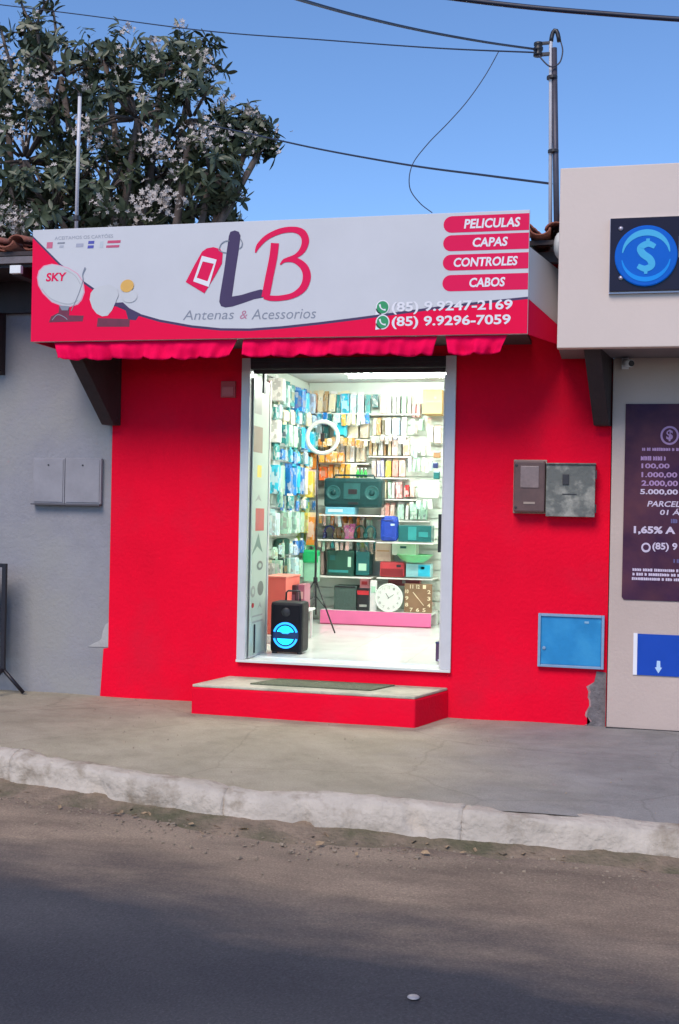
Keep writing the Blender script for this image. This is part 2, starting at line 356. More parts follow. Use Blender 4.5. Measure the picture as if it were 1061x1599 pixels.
bx('rear_wall', white, shop, -1.22, 1.55, 3.38, 4.3, -.15, 3.3)
bx('ceiling', white, shop, -1.218, 1.548, .142, 3.378, 2.86, 2.95)
floorm = mat('glossy_floor_tile', (.72,.75,.72), .18, .03, 3)
fl = bx('floor', floorm, shop, -1.218, 1.548, .142, 3.378, .25, .366)
# floor tiles of the shop
for i in range(5):
    for j in range(6):
        xa, ya = -1.20+i*.55, .16+j*.55
        if xa+.545 > 1.55 or ya+.53 > 3.5: continue
        bx('floor_tile', floorm, fl, xa, min(xa+.547, 1.545), ya, min(ya+.547, 3.37), .366, .3725)
bw = bx('back_wall', slatm, shop, -1.19, 1.545, 3.36, 3.377, .375, 2.856)
lw = bx('display_wall', slatm, shop, -1.217, -1.20, .6, 3.358, .375, 2.856)
z = .40; 
while z < 2.8:
    bx('slat', slatm, bw, -1.18, 1.54, 3.34, 3.359, z, z+.094)
    bx('slat', slatm, lw, -1.199, -1.182, .62, 3.338, z, z+.094); z += .106
# door surround
bx('door_jamb', alum, shop, -.82, -.752, -.025, .135, .366, 2.66, .004)
bx('door_jamb', alum, shop, .744, .82, -.025, .135, .366, 2.66, .004)
bx('door_sill', mat('pale_sill', (.66,.68,.63), .35, .05, 6), shop, -.82, .82, -.04, .141, .346, .3655, .003)
sb = bx('shutter_box', darkst, shop, -.751, .743, -.02, .13, 2.575, 2.659, .004)
bx('shutter_slat', darkst, sb, -.74, .735, .02, .04, 2.545, 2.574)
for k in range(3): bx('shutter_slat', darkst, sb, -.74, .735, -.026, -.0205, 2.58+.026*k, 2.602+.026*k)
bx('shutter_guide', darkst, shop, -.672, -.655, .03, .09, 2.40, 2.5745)
# soffit and brackets carrying the sign
bx('soffit', mat('dark_soffit', (.06,.04,.045), .8), shop, -2.18, 1.36, -.66, -.004, 2.735, 2.76)
def bracket(xc, ww, px_out):
    o = MB(); s = .14
    vs = []
    for xx in (-ww/2, ww/2):
        for (yy, zz) in ((-.003,2.735),(-.62,2.735),(-.62,2.67),(-.10,2.145),(-.003,2.145)): vs.append((xc+xx+s*yy, yy, zz))
    o.add(vs, [(0,1,2,3,4),(9,8,7,6,5),(0,5,6,1),(1,6,7,2),(2,7,8,3),(3,8,9,4),(4,9,5,0)])
    br = o.build('bracket', darkwood, shop, bev=.005)
    for zz in (2.2, 2.55): MB().lathe([(.001,0),(.012,0),(.012,.006),(.001,.008)], (xc-s*.1+ww/2+.0, -.06, zz), 'X', 8).build('bolt', darkst, br)
bracket(-1.865, .105, 0); bracket(1.875, .11, 0)
# peeled patch at the lower right corner
random.seed(3)
pts = [(1.927,-.02)]+[(1.927,.40),(1.86,.405),(1.845,.33)]+[(1.82+random.uniform(-.02,.02), .33-.035*k) for k in range(1, 9)]+[(1.80,.02),(1.79,-.02)]
MB().prism(pts, -.004, .0).build('bare_plaster_patch', mat('bare_plaster', (.16,.14,.14), .95, .35, 12, .5, 50), shop)
edge = pts[3:13]; jag = [(q[0]-.003-random.uniform(0,.016), q[1]+random.uniform(-.01,.01)) for q in edge]   # ragged rim of undercoat
MB().prism(edge+jag[::-1], -.0032, -.0003).build('undercoat_rim', mat('pale_plaster', (.36,.20,.20), .9, .4, 25), shop)
# tiled roofs: barrel tiles on the eaves, one by one; the slope behind as further courses
def tile_mesh():
    b = MB(); n = 8
    for j, (yy, rr) in enumerate(((0, .075), (.42, .062))):
        for ro in (rr, rr-.014):
            for k in range(n+1):
                a = math.pi*k/n; b.v.append((ro*math.cos(a), yy, ro*math.sin(a)*.72))
    q = n+1
    for k in range(n):
        b.f += [(k, k+1, 2*q+k+1, 2*q+k), (q+k, 3*q+k, 3*q+k+1, q+k+1), (k, q+k, q+k+1, k+1), (2*q+k, 2*q+k+1, 3*q+k+1, 3*q+k)]
    b.f += [(0, 2*q, 3*q, q), (n, q+n, 3*q+n, 2*q+n)]
    me = bpy.data.meshes.new('tile'); me.from_pydata(b.v, [], b.f); me.materials.append(terra)
    me.polygons.foreach_set('use_smooth', [True]*len(me.polygons)); return me
TM = tile_mesh()
def roof(parent, x0, x1, y0, z0, rows, slope):
    r = MB().add([(x0, y0+.04, z0-.03), (x1, y0+.04, z0-.03), (x1, y0+rows*.36+.2, z0-.03+(rows*.36+.16)*math.tan(slope)), (x0, y0+rows*.36+.2, z0-.03+(rows*.36+.16)*math.tan(slope)),
        (x0, y0+.04, z0-.06), (x1, y0+.04, z0-.06), (x1, y0+rows*.36+.2, z0-.06+(rows*.36+.16)*math.tan(slope)), (x0, y0+rows*.36+.2, z0-.06+(rows*.36+.16)*math.tan(slope))],
        [(0,1,2,3),(7,6,5,4),(0,4,5,1),(1,5,6,2),(2,6,7,3),(3,7,4,0)]).build('roof', darkwood, parent)
    random.seed(8)
    for j in range(rows):
        k = 0; xx = x0+.06
        while xx < x1-.05:
            up = k % 2 == 0
            o = bpy.data.objects.new('roof_tile', TM); C.objects.link(o)
            yy = y0+j*.36; o.location = (xx+random.uniform(-.006,.006), yy+random.uniform(-.012,.012), z0+(j*.36)*math.tan(slope)+(.02 if up else .045))
            o.rotation_euler = (slope*.92, 0 if up else math.pi, random.uniform(-.03,.03))
            if up: o.location.z += .01
            par(o, r); xx += .105; k += 1
    return r
roof(shop, -1.88, 1.90, -.52, 3.40, 3, R(10))
bx('eave_beam', mat('grey_beam', (.16,.14,.15), .8, .2, 8), shop, -1.9, 1.93, -.30, -.22, 3.26, 3.33)

# ------------------------------------------------------------------ lamps inside the shop
lampm = mat('lamp_tube', (1,1,1), .5, 0, 5, emit=55.0, ecol=(.90,1.0,.92))
for i, (lx, ly, lab) in enumerate(((.15, 1.15, 'long white ceiling lamp just inside the shop doorway'), (.05, 2.35, 'white ceiling lamp nearer the rear display of the shop'))):
    t = thing('ceiling_lamp', lab, 'lamp', (lx, ly, 2.855), 'ceiling lamps inside the shop')
    bx('lamp_body', white, t, lx-.62, lx+.62, ly-.05, ly+.05, 2.822, 2.857, .004)
    MB().tube([(lx-.58, ly, 2.80), (lx+.58, ly, 2.80)], .016, 10).build('tube', lampm, t, smooth=True)
    al = bpy.data.lights.new('lamp_light', 'AREA'); al.shape = 'RECTANGLE'; al.size = 1.2; al.size_y = .12; al.energy = 17; al.color = (.93, 1.0, .87)
    ao = bpy.data.objects.new('lamp_light', al); C.objects.link(ao); ao.location = (lx, ly, 2.775); par(ao, t)

# ------------------------------------------------------------------ sign box with its graphics
SY = -.70; SX0, SX1, SZ0, SZ1 = -2.2236, 1.3801, 2.7033, 3.5242
signw = mat('sign_white', (.61,.61,.625), .55, .04, 1.5, .10, 3.5, spec=.15)
magenta = mat('sign_red', (.86,.003,.062), .6, .02, 2, spec=.12)
pillm = mat('sign_pill', (.78,.012,.09), .6, .02, 2, spec=.12)
purple = mat('sign_purple', (.075,.055,.12), .6, .05, 4, spec=.12)
vwhite = mat('vinyl_white', (.80,.78,.80), .6, .02, 4, spec=.12)
grayv = mat('vinyl_grey', (.26,.28,.33), .6, .05, 4, spec=.12)
sign = thing('sign_box', 'long white and red shop sign above the doorway', 'sign', (0, SY, SZ0))
bx('face_panel', signw, sign, SX0, SX1, SY, SY+.03, SZ0, SZ1, .003)
# right-hand return panel slanting back to the wall, white above, red below
def ret(name, m, quad, th=.012):
    vs = [Vector(q) for q in quad]; n = (vs[1]-vs[0]).cross(vs[2]-vs[0]).normalized()*th
    b = MB(); k = len(vs); b.add(vs+[v-n for v in vs], [tuple(range(k)), tuple(reversed(range(k, 2*k)))]+[(i, (i+1) % k, (i+1) % k+k, i+k) for i in range(k)])
    return b.build(name, m, sign)
XA, XB = SX1, 1.62
def sp(t, z): return (XA+.002+(XB-XA)*t, SY+.031+(.66)*t, z)
ret('return_panel', signw, [sp(0,2.94), sp(1,2.80), sp(1,3.20), sp(0,3.285)])
ret('return_panel', magenta, [sp(0,SZ0+.003), sp(1,SZ0+.003), sp(1,2.798), sp(0,2.938)])
bx('end_panel', magenta, sign, SX0, SX0+.012, SY+.031, -.05, SZ0+.003, 3.33)
def sg(x, y): q = at(x, y, SY); return (q.x, q.z)
def zl(x, y): return (270+x*330/1061, 330+y*330/1061)                     # logo detail coordinates
E1, E2, E3, E4 = SY-.0015, SY-.003, SY-.0045, SY-.006
swo = [(95,416),(118,434),(150,456),(185,480),(215,493),(250,503),(300,512),(345,516.5),(390,517),(440,513.5),(500,507),(560,499.5),(620,491.5),(690,482),(760,474)]
W_ = [sg(50, 372)]+[sg(*q) for q in swo]+[sg(826, 467)]
W_[0] = (SX0+.002, W_[0][1]); W_[-1] = (SX1-.002, W_[-1][1])
low = W_+[(SX1-.002, SZ0+.002), (SX0+.002, SZ0+.002)]
def strip(top, zb):                                  # quads from the curve down to the sign's bottom
    vs = list(top)+[(q[0], zb) for q in top]; n = len(top); return (vs, [(i, i+1, n+i+1, n+i) for i in range(n-1)])
flat('swoosh_border', purple, sign, [strip([(q[0], q[1]+(.018 if 0 < i < len(W_)-1 else .016)) for i, q in enumerate(W_)], SZ0+.04)], E1)
flat('red_field', magenta, sign, [strip(W_, SZ0+.002)], E2)
# logo
Lp = [(282,125),(290,103),(312,96),(332,103),(341,122),(333,190),(316,300),(298,428),(345,420),(400,403),(442,392),(455,396),(460,432),(410,441),(350,462),(300,478),(265,483),(243,476),(234,455),(238,420),(258,300)]
flat('letter_l', purple, sign, [ngon([sg(*zl(*q)) for q in Lp])], E1)
def zs(pts): return [(*sg(*zl(q[0], q[1])), q[2]*330/1061/233.0) for q in pts]
bm_ = [stroke(zs([(416,208,6),(432,172,24),(475,130,28),(540,100,30),(605,92,30),(650,108,38),(667,148,40),(652,195,34),(618,225,22),(575,240,16),(552,252,6)])),
       stroke(zs([(540,268,6),(566,246,22),(615,246,30),(660,280,40),(674,330,44),(655,385,40),(605,422,30),(540,436,28),(490,436,28),(458,430,20)]))]
flat('letter_b_bowl', pillm, sign, bm_[:1], E2); flat('letter_b_bowl', pillm, sign, bm_[1:], E2-.0002)
flat('letter_b_stem', pillm, sign, [stroke(zs([(514,160,44),(506,230,44),(486,330,44),(466,432,44)]))], E2-.0004)
flat('price_tag', pillm, sign, [ngon([sg(*zl(*q)) for q in [(66,355),(110,270),(148,203),(172,186),(205,180),(240,190),(252,212),(248,262),(215,322),(160,412)]])], E2)
fr_o = [sg(*zl(*q)) for q in [(148,224),(222,243),(182,380),(104,352)]]; fr_i = [sg(*zl(*q)) for q in [(152,252),(208,264),(176,352),(122,334)]]
flat('phone_icon', vwhite, sign, [(fr_o+fr_i, [(i, (i+1) % 4, (i+1) % 4+4, i+4) for i in range(4)])], E3)
flat('tag_string', grayv, sign, [stroke(zs([(232,195,5),(244,165,5),(266,150,5),(286,150,5)])), stroke(zs([(232,195,5),(250,205,5),(270,208,5)])), stroke(zs([(340,138,5),(350,158,5),(346,178,5),(334,188,5)]))], E3)
def stext(name, s, x0, x1, y0, y1, m, Y, bold=.0, shear=0.):
    a = sg(x0, y1); b = sg(x1, y0); c0 = sg((x0+x1)/2, y0); c1 = sg((x0+x1)/2, y1)
    return text(name, s, a[0], b[0], c1[1], c0[1], Y, m, sign, bold, shear)
stext('tagline_lettering', 'Antenas', 286, 366, 484, 499, grayv, E1, -.004, .2)
stext('tagline_lettering', '&', 375, 387, 485, 498, mat('vinyl_rose', (.5,.2,.28), .4), E1, 0, .2)
stext('tagline_lettering', 'Acessorios', 393, 494, 482, 498, grayv, E1, -.004, .2)
for s, y0, y1, tx0, tx1 in (('PELICULAS', 335.5, 361.5, 724, 812), ('CAPAS', 365.5, 390.5, 738, 793), ('CONTROLES', 396, 421, 709, 809), ('CABOS', 428, 453.5, 734, 790)):
    xr = SX1-.003; zt = sg(760, y0)[1]; zb = sg(760, y1)[1]; xl_ = sg(692, 400)[0]; rr = (zt-zb)/2; zc = (zt+zb)/2
    pts = [(xr, zb), (xr, zt)]+[(xl_+rr+rr*math.cos(a), zc+rr*math.sin(a)) for a in [math.pi/2+math.pi*k/10 for k in range(11)]]
    pl = flat('pill', pillm, sign, [ngon(pts)], E1)
    h = (y1-y0)
    a = sg(tx0, 400); b2 = sg(tx1, 400)
    text('pill_lettering', s, a[0], b2[0], zb+rr*.42, zt-rr*.42, E2, vwhite, pl, .030, .14)
stext('phone_number', '(85) 9.9247-2169', 612, 801, 469.5, 489.5, vwhite, E3, .026, 0)
stext('phone_number', '(85) 9.9296-7059', 612, 798, 492.5, 512.5, vwhite, E3, .026, 0)
for yy in (480, 503):
    q = sg(598, yy); ic = flat('chat_icon', vwhite, sign, [ell(q[0], q[1], .048, .050), ngon([(q[0]-.05, q[1]-.052), (q[0]-.005, q[1]-.045), (q[0]-.044, q[1]-.005)])], E3)
    flat('green_disc', mat('chat_green', (.02,.30,.10), .4), ic, [ell(q[0], q[1], .040, .042)], E4)
    flat('handset', vwhite, ic, [stroke([(q[0]-.02, q[1]+.02, .014), (q[0]-.012, q[1]-.004, .008), (q[0]+.004, q[1]-.016, .008), (q[0]+.022, q[1]-.018, .014)])], E4-.0008)
# satellite dishes printed at the left
dishm = mat('dish_print', (.58,.575,.57), .4, .03, 5); maroon = mat('maroon_print', (.16,.015,.045), .5, .2, 20)
def zd(x, y): return sg(50+x*180/1061, 400+y*130/766)
d1 = [zd(*q) for q in [(60,200),(75,140),(120,95),(190,78),(260,90),(340,115),(420,165),(470,240),(480,330),(455,400),(420,440),(350,462),(280,455),(190,420),(110,340),(70,270)]]
dp = flat('dish_print', dishm, sign, [ngon(d1)], E3)
flat('dish_rim', mat('rose_print', (.75,.32,.42), .4), sign, [ngon([(q[0]+(q[0]-zd(280,270)[0])*.05, q[1]+(q[1]-zd(280,270)[1])*.04) for q in d1])], E2-.0007)
q0, q1 = zd(133, 235), zd(325, 150); text('brand_lettering', 'SKY', q0[0], q1[0], q0[1], q1[1], E4, pillm, dp, .03, .12)
flat('dish_arm', grayv, dp, [stroke([(*zd(365,505), .004), (*zd(430,360), .006), (*zd(472,230), .006), (*zd(470,170), .006), (*zd(495,105), .012)])], E4)
flat('dish_base', maroon, sign, [ngon([zd(*q) for q in [(160,610),(180,555),(250,520),(255,460),(350,470),(345,545),(480,548),(470,600)]])], E2-.001)
flat('dish_rib', mat('dish_shade_print', (.44,.44,.45), .5), dp, [stroke([(*zd(95,300), .004), (*zd(170,385), .006), (*zd(270,430), .007), (*zd(360,440), .006), (*zd(430,405), .003)]), stroke([(*zd(300,120), .003), (*zd(400,180), .005), (*zd(450,260), .004)])], E4)
flat('dish_clamp', grayv, sign, [ngon([zd(*q) for q in [(255,455),(350,462),(335,500),(280,500)]]), stroke([(*zd(190,590), .006), (*zd(240,540), .006), (*zd(300,560), .006), (*zd(330,585), .006)])], E4+.0003)
d2 = [zd(*q) for q in [(535,400),(545,340),(575,300),(640,275),(720,260),(790,300),(800,360),(775,420),(740,500),(700,548),(650,555),(600,530),(560,480)]]
flat('dish_print', dishm, sign, [ngon(d2)], E3)
flat('receiver_print', maroon, sign, [ngon([zd(*q) for q in [(600,650),(610,570),(905,580),(900,650)]])], E2-.0009)
q = zd(880, 275); flat('yellow_ball_print', mat('amber_print', (.72,.40,.08), .4), sign, [ell(q[0], q[1], .052, .045, rot=.3)], E4)
q = zd(900, 370); flat('pale_dish_print', dishm, sign, [ell(q[0], q[1], .06, .045)], E3+.0004)
flat('bolt_print', purple, sign, [ngon([zd(*q) for q in [(755,460),(765,430),(840,425),(900,480),(1000,530),(960,590),(890,585),(860,480)]])], E2-.0005)
# card logos
stext('card_heading', 'ACEITAMOS OS CARTÕES', 86, 177, 366.5, 373, mat('vinyl_smoke', (.33,.34,.38), .4), E1)
for x0, x1, y0, y1, cc in ((73,83,378,388,(.62,.12,.2)),(90,102,378,381,(.25,.26,.3)),(93,100,383,387,(.42,.43,.47)),(119,131,380,386,(.38,.38,.45)),(138,148,376,381,(.08,.08,.38)),(137,147,383,388,(.10,.10,.42)),(156,162,377,387,(.50,.54,.56)),(168,189,375,380,(.6,.06,.14)),(166,187,382.5,387,(.55,.08,.16))):
    a = sg(x0, y1); b2 = sg(x1, y0); flat('card_logo', mat('card_%d' % int(x0*7+y0), cc, .4, .1, 60), sign, [ngon([(a[0], a[1]), (b2[0]-.003, a[1]), (b2[0], b2[1]), (a[0]+.003, b2[1])])], E1)

# ------------------------------------------------------------------ scalloped awning valances
fab = mat('red_awning_fabric', (.88,.003,.075), .85, .08, 12, .15, 120, spec=.06)
def valance(lab, xa, xb, zt, drop, pitch, seed, slant0=.05, slant1=.05, sag=0.0):
    random.seed(seed); nx = max(24, int((xb-xa)*110)); nz = 8; b = MB()
    for i in range(nx+1):
        t = i/nx; X = xa+(xb-xa)*t; ph = (X-xa)/pitch
        sc = abs(math.sin((ph+.18*noise.noise((X*2.1, seed, 3)))*math.pi)); dr = drop*(.84+.16*sc**.5)+.022*noise.noise((X*2.3, seed, 0))+.006*noise.noise((X*17, seed, 0))
        for j in range(nz+1):
            v = j/nz; xx = X+(slant0*v*(1-t))-(slant1*v*t)+.006*noise.noise((X*6, v*3, seed))*v
            fold = .022*math.sin(ph*2*math.pi+.6)+.010*math.sin(ph*5.3*math.pi+seed)+.03*noise.noise((X*7, v*1.5, seed))
            b.v.append((xx, SY+.03-fold*v-.015*v, zt-dr*v-sag*math.sin(math.pi*t)*v+.006*noise.noise((X*9, seed, v))))
    for i in range(nx):
        for j in range(nz): a = i*(nz+1)+j; b.f.append((a, a+1, a+nz+2, a+nz+1))
    o = b.build('awning_valance', fab, smooth=True); md = o.modifiers.new('th', 'SOLIDIFY'); md.thickness = .0015
    L(o, lab, 'awning', 'scalloped valances hanging under the sign'); return o
valance('long scalloped red valance hanging over the left wall and bracket', -2.05, -.645, 2.702, .135, .235, 1)
valance('long scalloped red valance hanging across the doorway top', -.60, .775, 2.702, .128, .215, 2, .005, .03)
valance('short scalloped red valance right of the doorway', .83, 1.245, 2.702, .132, .205, 3, .025, .05)

# ------------------------------------------------------------------ step and mat
stp = thing('entrance_step', 'low red concrete step in front of the doorway', 'step', (-.1, -.25, .018))
def par8(xf0, xf1, xb0, xb1, yf, yb, z0, z1):
    return MB().add([(xf0,yf,z0),(xf1,yf,z0),(xb1,yb,z0),(xb0,yb,z0),(xf0,yf,z1),(xf1,yf,z1),(xb1,yb,z1),(xb0,yb,z1)], [(3,2,1,0),(4,5,6,7),(0,1,5,4),(1,2,6,5),(2,3,7,6),(3,0,4,7)])
par8(-1.0, .645, -.885, .805, -.5, -.002, -.08, .212).build('step_body', redw, stp, bev=.012)
par8(-.995, .640, -.882, .80, -.495, -.003, .2125, .232).build('step_top', mat('worn_cement_top', (.50,.47,.36), .8, .15, 6, .3, 50, col2=(.36,.35,.26), cscale=4), stp, bev=.006)
L(par8(-.60, .30, -.47, .42, -.36, -.06, .2325, .243).build('door_mat', mat('green_grey_mat', (.165,.185,.115), .95, .3, 60, .8, 250), bev=.004), 'flat grey green doormat lying on the red step', 'doormat')

# ------------------------------------------------------------------ boxes on the red wall
def meter_box(name, lab, cat, xa, xb, za, zb, d, m): 
    t = thing(name, lab, cat, ((xa+xb)/2, 0, za)); return t
t = meter_box('meter_box', 'brown electricity meter box with a small glass window on red wall', 'meter box', 1.258, 1.478, 1.527, 1.893, .1, None)
brn = mat('brown_plastic', (.115,.062,.055), .5, .2, 10)
bx('case', brn, t, 1.258, 1.478, -.10, -.001, 1.527, 1.893, .012); bx('rim', mat('tan_trim', (.33,.25,.20), .6, .2, 12), t, 1.250, 1.486, -.03, -.002, 1.517, 1.903, .006)
wn = bx('window', mat('dusty_glass', (.23,.16,.15), .25, .2, 14), t, 1.305, 1.435, -.106, -.101, 1.70, 1.855, .003)
bx('nameplate', mat('tan_trim'), t, 1.33, 1.41, -.104, -.101, 1.585, 1.60)
for zz in (1.56, 1.86): MB().lathe([(.001,0),(.01,0),(.01,.004),(.001,.005)], (1.275, -.101, zz), 'Y', 8).build('screw', darkst, t)
t = meter_box('meter_box', 'weathered grey metal meter box with flaking paint on red wall', 'meter box', 1.482, 1.83, 1.497, 1.877, .1, None)
gal = mat('flaking_grey_metal', (.30,.29,.245), .7, .3, 9, .4, 30, col2=(.13,.135,.12), cscale=5, lo=.48, hi=.58)
bx('case', gal, t, 1.490, 1.822, -.08, -.001, 1.503, 1.866, .006); dr_ = bx('door', gal, t, 1.486, 1.826, -.092, -.081, 1.50, 1.868, .004)
bx('latch', darkst, dr_, 1.60, 1.645, -.10, -.093, 1.725, 1.80, .003); bx('slot', darkst, dr_, 1.60, 1.70, -.095, -.0925, 1.655, 1.662)
bx('hood', gal, t, 1.482, 1.83, -.105, -.002, 1.869, 1.879, .002)
for hz in (1.56, 1.80): bx('hinge', darkst, t, 1.827, 1.836, -.095, -.075, hz-.03, hz+.03)
t = meter_box('meter_cabinet', 'light blue steel cabinet door low on the red wall', 'cabinet', 1.448, 1.909, .422, .804, .05, None)
blu = mat('sky_blue_enamel', (.015,.23,.50), .4, .12, 5, .06, 40, col2=(.03,.28,.55), cscale=4)
frame_m = mat('blue_frame', (.21,.33,.47), .5, .1, 10)
bx('door', blu, t, 1.466, 1.888, -.032, -.002, .444, .786, .004)
bx('frame', frame_m, t, 1.446, 1.4655, -.045, -.001, .425, .805, .003); bx('frame', frame_m, t, 1.8885, 1.908, -.045, -.001, .425, .805, .003)
bx('frame', frame_m, t, 1.466, 1.888, -.045, -.001, .425, .4435, .003); bx('frame', frame_m, t, 1.466, 1.888, -.045, -.001, .7865, .805, .003)
bx('label_plate', mat('pale_blue_plate', (.25,.45,.62), .4), t, 1.77, 1.80, -.035, -.0325, .745, .76)
MB().lathe([(.001,0),(.012,0),(.012,.008),(.001,.01)], (1.49, -.033, .56), 'Y', 10).build('lock', frame_m, t)
t = thing('doorbell_box', 'small faded red box on the wall beside the door', 'box', (-.925, 0, 2.354))
bx('case', mat('faded_red', (.42,.05,.06), .6, .1, 10), t, -.985, -.868, -.028, -.001, 2.36, 2.485, .005)
bx('cover', mat('faded_pink', (.48,.10,.10), .5, .1, 10), t, -.972, -.881, -.034, -.0285, 2.372, 2.44, .003)

# ------------------------------------------------------------------ left neighbour
lh = thing('grey_house', 'grey plastered house front left of the red shop', 'building', (-4.5, 0, 0))
greyw = mat('grey_plaster', (.265,.258,.278), .9, .12, 2.4, .3, 40, col2=(.30,.29,.275), cscale=1.1, lo=.42, hi=.66)
bx('wall', greyw, lh, -8.5, -1.8855, .012, .25, -.15, 3.3)
bx('body', greyw, lh, -8.5, -1.905, .26, 4.3, -.15, 3.2)
roof(lh, -5.6, -2.26, -.62, 3.43, 3, R(10))
bx('eave_beam', mat('grey_beam'), lh, -8.5, -2.26, -.575, -.545, 3.315, 3.365)
bx('eave_soffit', darkwood, lh, -8.5, -2.26, -.54, .27, 3.29, 3.312)
for k, xx in enumerate((-2.40, -3.0, -3.6, -4.2)): bx('rafter', darkwood, lh, xx-.035, xx+.035, -.60, -.06, 3.215, 3.289)
bx('rafter_end', white, lh, -2.44, -2.35, -.64, -.601, 3.225, 3.285, .004)
bx('eave_board', darkwood, lh, -8.5, -1.96, -.05, .0115, 3.04, 3.289)
bx('gable_board', darkwood, lh, -2.255, -1.905, -.04, .0115, 3.29, 3.44)
o = MB(); vs = []
for xx in (-3.02, -2.83):
    for (yy, zz) in ((.01,3.039),(-.38,3.039),(-.30,2.75),(-.1,2.6),(.01,2.55)): vs.append((xx, yy, zz))
o.add(vs, [(0,1,2,3,4),(9,8,7,6,5),(0,5,6,1),(1,6,7,2),(2,7,8,3),(3,8,9,4),(4,9,5,0)]); o.build('bracket', darkwood, lh)  # dark tapering block under the eave, filling an unidentified dark area
mp = mat('painted_cover', (.285,.275,.295), .8, .10, 6, .1, 30, spec=.2)
for xa, xb, lab in ((-2.545, -2.272, 'left of two grey painted cover boxes on grey wall'), (-2.268, -1.960, 'right of two grey painted cover boxes, touching the red wall')):
    t = thing('wall_cabinet', lab, 'cabinet', ((xa+xb)/2, 0, 1.51), 'grey covers on the grey wall')
    bx('case', mp, t, xa, xb, -.028, .010, 1.525, 1.885, .005); bx('lower_lip', mat('lip_grey', (.10,.095,.11), .8), t, xa-.005, xb, -.054, .009, 1.513, 1.5245, .002)
    bx('door', mp, t, xa+.012, xb-.012, -.034, -.0285, 1.537, 1.872, .003)
    MB().lathe([(.001,0),(.007,0),(.007,.004),(.001,.005)], ((xa+xb)/2, -.0345, 1.83), 'Y', 8).build('screw', darkst, t)
random.seed(5)
MB().prism([(-2.06,.402),(-2.0,.435),(-1.965,.45),(-1.945,.47),(-1.935,.53),(-1.915,.58),(-1.888,.60),(-1.888,.405),(-2.02,.401)], .006, .012).build('bare_plaster_patch', mat('pale_patch', (.40,.385,.365), .9, .12, 10, .3, 40), lh)

# black metal display stand at the left edge
sdn = thing('display_stand', 'black metal display stand at the far left pavement edge', 'stand', (-2.8, -.22, .02))
blk = mat('black_paint', (.012,.010,.016), .45, .2, 20)
def P3(x, y, Y): return at(x, y, Y)
a = P3(8, 880, -.2); c = P3(12, 1049, -.2)
bx('upright', blk, sdn, a.x-.017, a.x+.017, -.215, -.185, c.z, a.z, .003); bx('upright', blk, sdn, a.x-.78, a.x-.745, -.215, -.185, c.z, a.z, .003)
bx('top_rail', blk, sdn, a.x-.7445, a.x-.0175, -.215, -.185, a.z-.03, a.z, .003); bx('bottom_rail', blk, sdn, a.x-.7445, a.x-.0175, -.215, -.185, c.z, c.z+.04, .003)
bx('panel', mat('dark_poster', (.02,.016,.03), .4, .4, 6, col2=(.09,.02,.03), cscale=3), sdn, a.x-.735, a.x-.055, -.205, -.195, c.z+.1, a.z-.045)
for xx in (a.x, a.x-.7625):
    MB().tube([(xx, -.2, c.z+.02), (xx+.16, -.16, .035)], .015, 8).build('leg', blk, sdn, smooth=True); MB().tube([(xx, -.2, c.z+.02), (xx-.02, -.52, .035)], .015, 8).build('leg', blk, sdn, smooth=True)

# ------------------------------------------------------------------ right neighbour
rh = thing('beige_building', 'beige shop building with a deep plain fascia right of the red shop', 'building', (5, 0, 0))
beige = mat('beige_plaster', (.53,.415,.355), .85, .07, 1.3, .15, 45)
fas = mat('fascia_panel', (.65,.535,.465), .6, .04, 1.2, .05, 30)
bx('wall', beige, rh, 1.936, 9.0, -.045, .25, -.15, 2.62)
bx('body', beige, rh, 1.94, 9.0, .26, 5.0, -.15, 3.4)
bx('fascia', fas, rh, 1.573, 9.0, -.70, -.62, 2.606, 3.787, .006)
bx('fascia_return', fas, rh, 1.575, 1.595, -.618, -.06, 2.66, 3.78)
bx('fascia_top', fas, rh, 1.622, 9.0, -.618, .3, 3.70, 3.778)
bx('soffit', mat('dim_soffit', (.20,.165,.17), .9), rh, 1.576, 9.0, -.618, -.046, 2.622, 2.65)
bx('skirting_crack', mat('dark_joint', (.05,.045,.045), .95), rh, 1.93, 4.0, -.062, -.046, -.05, .026)
# round white lamp on the fascia's return
t = thing('bulkhead_lamp', 'round white wall lamp peeping out beside the beige fascia', 'lamp', (1.574, -.45, 3.32))
b = MB(); b.lathe([(.085,0),(.088,-.006),(.084,-.018),(.06,-.034),(.03,-.042),(.001,-.044)], (1.5735, -.52, 3.32), 'X', 24); b.build('lamp_dome', mat('cream_glass', (.62,.60,.55), .35), t, smooth=True)
MB().lathe([(.095,0),(.097,-.004),(.09,-.008)], (1.5738, -.52, 3.32), 'X', 24).build('lamp_ring', alum, t)
# dollar sign plate
t = thing('logo_plate', 'dark glossy plate with a blue dollar disc on the beige fascia', 'sign', (2.6, -.72, 2.96))
X0 = 1.901; 
bx('plate', mat('dark_acrylic', (.018,.012,.024), .12, .1, 4, spec=.25), t, X0, 3.6, -.742, -.722, 2.962, 3.434, .002)
bx('edge_trim', mat('silver_edge', (.5,.45,.5), .3, .05, 5, metal=.6), t, X0-.003, 3.603, -.7215, -.7045, 2.950, 3.437)
q = at(1009, 400, -.742); cx, cz = q.x, q.z; rr = .195
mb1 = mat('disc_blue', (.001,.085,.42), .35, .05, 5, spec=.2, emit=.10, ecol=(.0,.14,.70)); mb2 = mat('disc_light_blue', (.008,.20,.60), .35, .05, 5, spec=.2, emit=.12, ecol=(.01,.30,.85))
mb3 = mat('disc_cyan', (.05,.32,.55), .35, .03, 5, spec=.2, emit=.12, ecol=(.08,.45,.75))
b = MB(); b.lathe([(.001,0),(rr,0),(rr,.014),(rr-.006,.018),(.001,.018)], (cx, -.742, cz), 'Y', 48); dc = b.build('disc', mb1, t)
